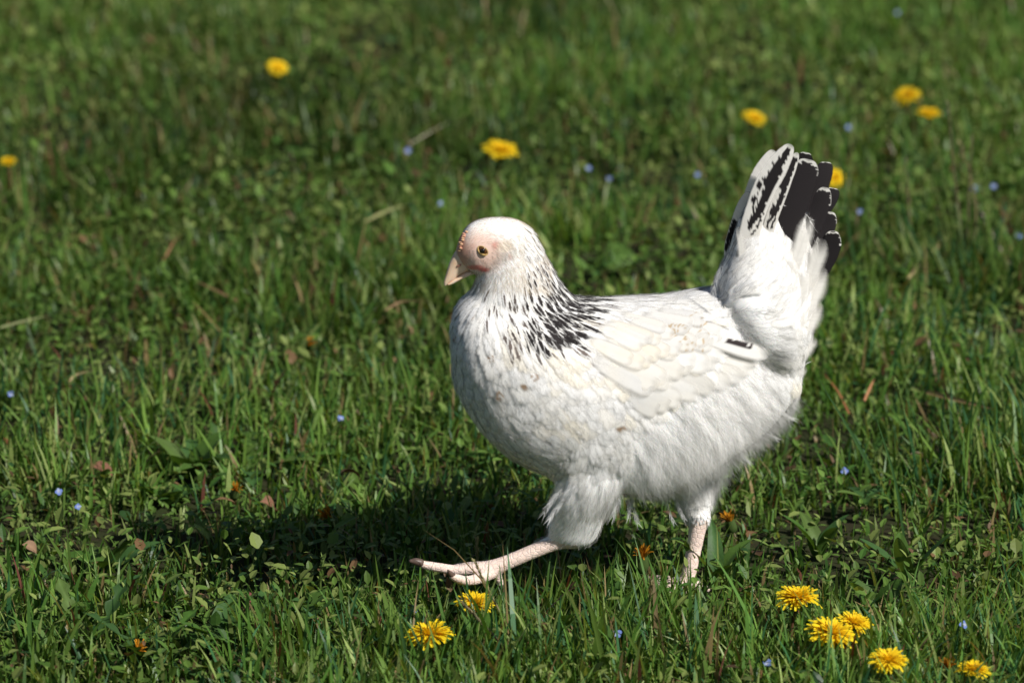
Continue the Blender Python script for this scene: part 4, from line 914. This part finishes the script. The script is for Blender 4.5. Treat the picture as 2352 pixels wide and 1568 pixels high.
# flight feathers, lowest first, each overlapped by the next above
FT = [(1510, 940), (1536, 931), (1562, 921), (1600, 906), (1638, 892), (1674, 880), (1704, 866), (1726, 848), (1738, 828)]
for i, tp in enumerate(FT):
    k = i / (len(FT) - 1); L = 95 + 150 * k; d = np.array([1, .52 - .36 * k]); d /= np.linalg.norm(d)
    spot = None
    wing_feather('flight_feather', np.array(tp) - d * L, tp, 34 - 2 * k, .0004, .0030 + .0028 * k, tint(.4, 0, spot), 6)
for r_, (ta, tb, n_, L, hw, o0, o1) in enumerate([((1490, 885), (1682, 812), 10, 160, 38, .0002, .0046), ((1470, 850), (1662, 768), 11, 135, 35, .0002, .0046), ((1450, 810), (1640, 735), 11, 115, 33, .0002, .0036)]):
    for i in range(n_):
        k = (i + .5 * (r_ % 2)) / n_; tp = np.array(ta) + (np.array(tb) - np.array(ta)) * k + rng.normal(0, 6, 2)
        d = np.array([1, .5 - .25 * k]); d /= np.linalg.norm(d)
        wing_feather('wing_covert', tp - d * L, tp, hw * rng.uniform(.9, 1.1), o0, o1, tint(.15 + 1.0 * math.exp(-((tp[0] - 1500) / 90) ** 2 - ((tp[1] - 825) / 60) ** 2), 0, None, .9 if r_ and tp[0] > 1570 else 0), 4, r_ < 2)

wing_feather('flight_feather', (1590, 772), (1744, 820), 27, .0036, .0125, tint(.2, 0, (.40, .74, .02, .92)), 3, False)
# tail: (path in pixels, half width px, distance towards the camera, colour pattern)
BLK = np.array([.020, .017, .018]); TWH = np.array([.78, .75, .70])
def patt(fn):
    def g(t, x, F_):
        T, X = np.meshgrid(t, x, indexing='ij'); j = rng.normal(0, 1, (len(t), 1)) * .02; jr = rng.normal(0, .03, T.shape) + rng.normal(0, .05, (len(t), 1))
        Kb = fn(T + j * .6, X + jr)
        C = np.where(Kb[..., None], BLK * rng.uniform(.8, 1.5), TWH * rng.uniform(.95, 1.05, (len(t), 1, 1)))
        sh = (np.abs(X) < .04)[..., None] & ~Kb[..., None]
        return np.where(sh, np.array([.74, .71, .66]), C)[None]
    return g
white_ = patt(lambda T, X: np.zeros_like(T, bool))
edge_black = patt(lambda T, X: (T < .95 - .05 * X ** 2) & ((X > -.9) | (T < .75)))
all_black = patt(lambda T, X: (T < .965 - .05 * X ** 2))
piebald = patt(lambda T, X: (((T > .38 + .07 * np.sin(7 * X + 40 * T)) & (T < .80) & (X < .42) & (X > -.62)) | ((T > .80) & (T < .95) & (X > -.38) & (X < .40)) | ((T > .48) & (T < .72) & (X > .3) & (X < .72) & (np.sin(T * 60) > -.3))) & ~((T > .5) & (T < .66) & (X > .12) & (X < .34)))
leftwhite = patt(lambda T, X: (T > .3) & (T < .62) & (X > -.1) & (X < .9))
narrow_bw = patt(lambda T, X: (T > .42 + .06 * np.sin(9 * X + 50 * T)) & (T < .93) & (X > -.62) & (X < .55) & ~((T > .55) & (T < .68) & (X > .1)))
def tail_feather(path, hwpx, Y0, Y1, pf, name='tail_feather', jag=.06, **k):
    n_ = len(path); P = np.array([hp(u, v, Y0 + (Y1 - Y0) * i / (n_ - 1)) for i, (u, v) in enumerate(path)])
    one_feather(name, P, hwpx * S, hen, pf, 64, 7, jag, .10, np.array([.18, -.97, .14]), k.pop('shape', blunt), mat=M_soft if name == 'tail_covert' else None, **k)
# rear layer first (far side of the tent), then towards the camera
tail_feather([(1790, 640), (1850, 520), (1890, 410), (1897, 372)], 26, .030, .034, all_black)
tail_feather([(1790, 640), (1860, 530), (1905, 460), (1914, 432)], 24, .032, .038, all_black)
tail_feather([(1760, 640), (1800, 500), (1838, 400), (1852, 350)], 30, .018, .020, all_black)
tail_feather([(1700, 640), (1710, 520), (1740, 420), (1778, 345)], 26, .012, .012, white_)
tail_feather([(1690, 650), (1678, 580), (1700, 500), (1722, 440)], 22, .004, .004, leftwhite)
tail_feather([(1810, 670), (1860, 590), (1896, 530), (1908, 486)], 27, .004, .006, edge_black)
tail_feather([(1830, 700), (1880, 630), (1906, 578), (1914, 530)], 29, .000, .002, edge_black)
tail_feather([(1800, 660), (1850, 560), (1880, 490), (1896, 430)], 29, -.004, -.006, edge_black)
tail_feather([(1780, 650), (1808, 530), (1838, 430), (1858, 366)], 44, -.009, -.012, edge_black)
tail_feather([(1745, 650), (1762, 540), (1795, 440), (1832, 350)], 20, -.012, -.014, narrow_bw)
tail_feather([(1715, 660), (1722, 540), (1760, 430), (1818, 332)], 35, -.016, -.018, piebald)
# white coverts over the tail base
def covert(b, tip, bend, hw, Y0, Y1, jag=.14, pf=None):
    b, tip = np.array(b, float), np.array(tip, float); t = np.linspace(0, 1, 5)[:, None]; pr = np.array([-(tip - b)[1], (tip - b)[0]]) / np.linalg.norm(tip - b)
    tail_feather([tuple(q) for q in b + (tip - b) * t + pr * bend * 4 * t * (1 - t)], hw, Y0, Y1, pf or white_, 'tail_covert', jag)
for a in [((1690, 670), (1694, 520), 12, 13, -.018, -.024), ((1700, 690), (1716, 562), -6, 30, -.018, -.020), ((1740, 700), (1762, 560), 4, 36, -.020, -.018), ((1780, 690), (1858, 496), 10, 33, -.022, -.014),
          ((1800, 720), (1888, 548), 16, 33, -.022, -.012), ((1760, 720), (1812, 590), 8, 40, -.026, -.022), ((1800, 760), (1886, 612), 18, 38, -.028, -.012), ((1730, 720), (1764, 590), 0, 38, -.028, -.026), ((1770, 750), (1846, 620), 16, 40, -.034, -.022),
          ((1790, 800), (1876, 690), 18, 38, -.032, -.014), ((1780, 830), (1868, 770), 14, 36, -.034, -.014), ((1770, 860), (1852, 840), 8, 34, -.034, -.014), ((1750, 790), (1836, 712), 18, 40, -.042, -.026)]:
    covert(*a)

# loose pointed feathers standing off the thighs and the belly
def loose_feather(name, b, tip, hw, Y0, Y1, bend=0., c=None):
    b, tip = np.array(b, float), np.array(tip, float); t = np.linspace(0, 1, 5)[:, None]; pr = np.array([-(tip - b)[1], (tip - b)[0]]) / np.linalg.norm(tip - b)
    q = b + (tip - b) * t + pr * bend * 4 * t * (1 - t); P = np.array([hp(u, v, Y0 + (Y1 - Y0) * k) for k, (u, v) in zip(t[:, 0], q)])
    nb = 110; ti = rng.random(nb) ** .8; sg = rng.choice([-1., 1.], nb); R0 = resample(smooth_path(P, 9)[None], 60)[0]; Tg = nrm(np.gradient(R0, axis=0)); i_ = (ti * 59).astype(int)
    Nn = nrm(np.array([.1, -1, .2])); sd2 = nrm(np.cross(Nn, Tg[i_])); L = hw * S * (.7 + 1.6 * ti) * rng.uniform(.6, 1.1, nb) * (1.15 - ti * .5); cur = R0[i_]; out = [cur]
    for q in range(4):
        a = np.radians(38 - 7 * q) * (1 - .5 * ti); cur = cur + (L / 4)[:, None] * nrm(Tg[i_] * np.cos(a)[:, None] + sd2 * (sg * np.sin(a))[:, None] + rng.normal(0, .08, cur.shape)); out.append(cur)
    strands(name, np.stack(out, 1), np.full(nb, .00012), np.clip(WHITE * rng.uniform(.98, 1.08, (nb, 1)), 0, .9), np.tile(nrm(Nn + np.array([.2, 0, .1])), (nb, 5, 1)), hen)
for a in [((1310, 1110), (1250, 1178), 15, -.062, -.068, 5), ((1320, 1130), (1262, 1192), 14, -.066, -.070, 4),
          ((1420, 1120), (1408, 1185), 17, -.074, -.070, -5), ((1450, 1120), (1466, 1202), 13, -.052, -.050, 4), ((1438, 1130), (1444, 1190), 12, -.056, -.052, -3), ((1530, 1140), (1548, 1200), 11, -.02, -.018, 4), ((1555, 1150), (1572, 1192), 11, .0, .004, 2),
          ((1800, 905), (1856, 832), 8, -.02, -.02, -10), ((1790, 940), (1822, 962), 10, -.02, -.02, 3), ((1700, 1030), (1722, 1062), 10, -.03, -.03, 3), ((1760, 985), (1784, 1008), 10, -.02, -.02, 3), ((1660, 610), (1640, 700), 16, -.036, -.040, 8), ((1640, 690), (1690, 748), 14, -.056, -.050, 5)]: loose_feather('loose_feather', *a)

# ---- beak, comb, eye, claws
M_beak = plain('beak_horn', (.78, .55, .37), .38, .4, .25, bump=.15, bscale=120, var=(.80, .62, .46))
M_claw = plain('claw_horn', (.10, .065, .05), .45, .4, bump=.3, bscale=300)
M_comb = plain('comb_skin', (.60, .38, .22), .55, .25, .2, bump=.4, bscale=400, var=(.54, .24, .17))
M_iris = plain('eye_iris', (.085, .035, .010), .08, .5, var=(.13, .055, .015), bscale=500)
M_pupil = plain('eye_pupil', (.012, .009, .008), .05, .6)
M_lid = plain('eyelid_skin', (.46, .30, .10), .5, .3, bump=.4, bscale=700)
def add(name, VF, mat, parent): return link(name, np_mesh(name, VF[0], VF[1], mat), parent)
bk = add('beak', loft(refine([(1056, 566, 1104, 612, 20), (1047, 575, 1090, 619, 19), (1040, 587, 1075, 622, 16), (1031, 606, 1057, 631, 11), (1024, 630, 1041, 643, 7.5), (1019.5, 646, 1030, 651, 4.5), (1020, 656, 1024, 656, 1.6)], 22), nseg=20), M_beak, hen)
add('lower_mandible', loft(refine([(1096, 616, 1104, 628, 14), (1076, 621, 1088, 629, 13), (1052, 634, 1062, 640, 10), (1034, 648, 1040, 652, 5.5), (1027, 653, 1030, 656, 2)], 12), nseg=14), M_beak, bk)
ns, _ = tube(*pts([(1050, 612, -.0052, 2.6), (1056, 608, -.0056, 3.4), (1060, 606, -.0058, 2.2)]), nseg=8); add('nostril', (ns, _), plain('nostril_dark', (.34, .17, .12), .7, .2), bk)
comb = add('comb', tube(*pts([(1058, 574, -.001, 6), (1062, 553, -.001, 8.5), (1071, 533, -.001, 6)]), 10, 10), plain('comb_base', (.55, .22, .17), .6, .2), hen)
for i in range(10):
    k = i / 9; h_, n_ = hit(1056 + 13 * k ** 1.3 + (i % 2) * 2.5 + random.uniform(-1, 1), 575 - 42 * k); d_ = nrm(n_ + np.array([-.7, -.2, .15 + random.uniform(-.2, .2)]))
    add('comb_point', tube(np.array([h_ - d_ * .0012, h_ + d_ * .0006, h_ + d_ * random.uniform(.0016, .0026)]), np.array([.0017, .0013, .0006]) * random.uniform(.65, .9), 8, 6), M_comb, comb)
eh, en = hit(1109, 575); en = nrm(.55 * en + .45 * np.array([-.25, -1., .12]))
def eye_at(eh, en, side):
    ax = nrm(np.cross(en, np.array([0, 0, 1.])) * -side); upv = np.cross(en, ax) ; upv = upv if upv[2] > 0 else -upv
    ax = nrm(np.cross(upv, en)); tilt = R(-38) * (1 if side < 0 else -1)
    fx = ax * math.cos(tilt) + upv * math.sin(tilt); fy = np.cross(en, fx)
    def dome(rx, ry, h, off):
        a = np.linspace(0, 2 * np.pi, 28, endpoint=False); V = []
        for q in np.linspace(1, .02, 9):
            V.append(eh + en * (off + h * math.sqrt(1 - (q * .999) ** 2)) + q * (rx * np.cos(a)[:, None] * fx + ry * np.sin(a)[:, None] * fy))
        return ring_mesh(V, 28)
    e = add('eye', dome(.0046, .0030, .0018, .0002), M_iris, hen)
    add('pupil', dome(.0021, .0020, .0007, .0024), M_pupil, e)
    a = np.linspace(0, 2 * np.pi, 40); ringp = eh + en * .0009 + .0051 * np.cos(a)[:, None] * fx + .0031 * np.sin(a)[:, None] * fy + en * (-.0003 * np.cos(2 * a))[:, None]
    rr = .00045 + .00050 * np.clip(-np.sin(a), 0, 1) ** .7
    add('eyelid', tube(ringp, rr, 8, None, False), M_lid, e)
eye_at(eh, en, -1)
eye_at(flip(eh), nrm(en * [1, -1, 1] + np.array([.5, .1, 0]) * 0), 1)
for L in ([(966, 1292, -.027, 9.5), (955, 1289, -.027, 8.5), (943, 1288, -.027, 4.5)], [(1040, 1322, -.0605, 7.5), (1033, 1316, -.063, 6), (1029, 1309, -.065, 2.2)], [(1040, 1305, .002, 7), (1028, 1303, .005, 5.5), (1018, 1306, .007, 2)], [(1148, 1341, -.033, 7), (1153, 1349, -.033, 5.2), (1156, 1358, -.033, 2)]):
    add('claw', tube(*pts(L), 10, 8), M_claw, hen)
for d in ((-.058, .004), (-.040, -.030), (-.038, .032), (.024, .004)):
    t0 = ft + [d[0] * .98, d[1] * .98, -.004]; dd = np.array([d[0], d[1], 0]); dd /= np.linalg.norm(dd)
    add('claw', tube(np.array([t0, t0 + dd * .004 + [0, 0, -.0005], t0 + dd * .009 + [0, 0, -.003]]), np.array([.0028, .0022, .0007]), 8, 6), M_claw, hen)
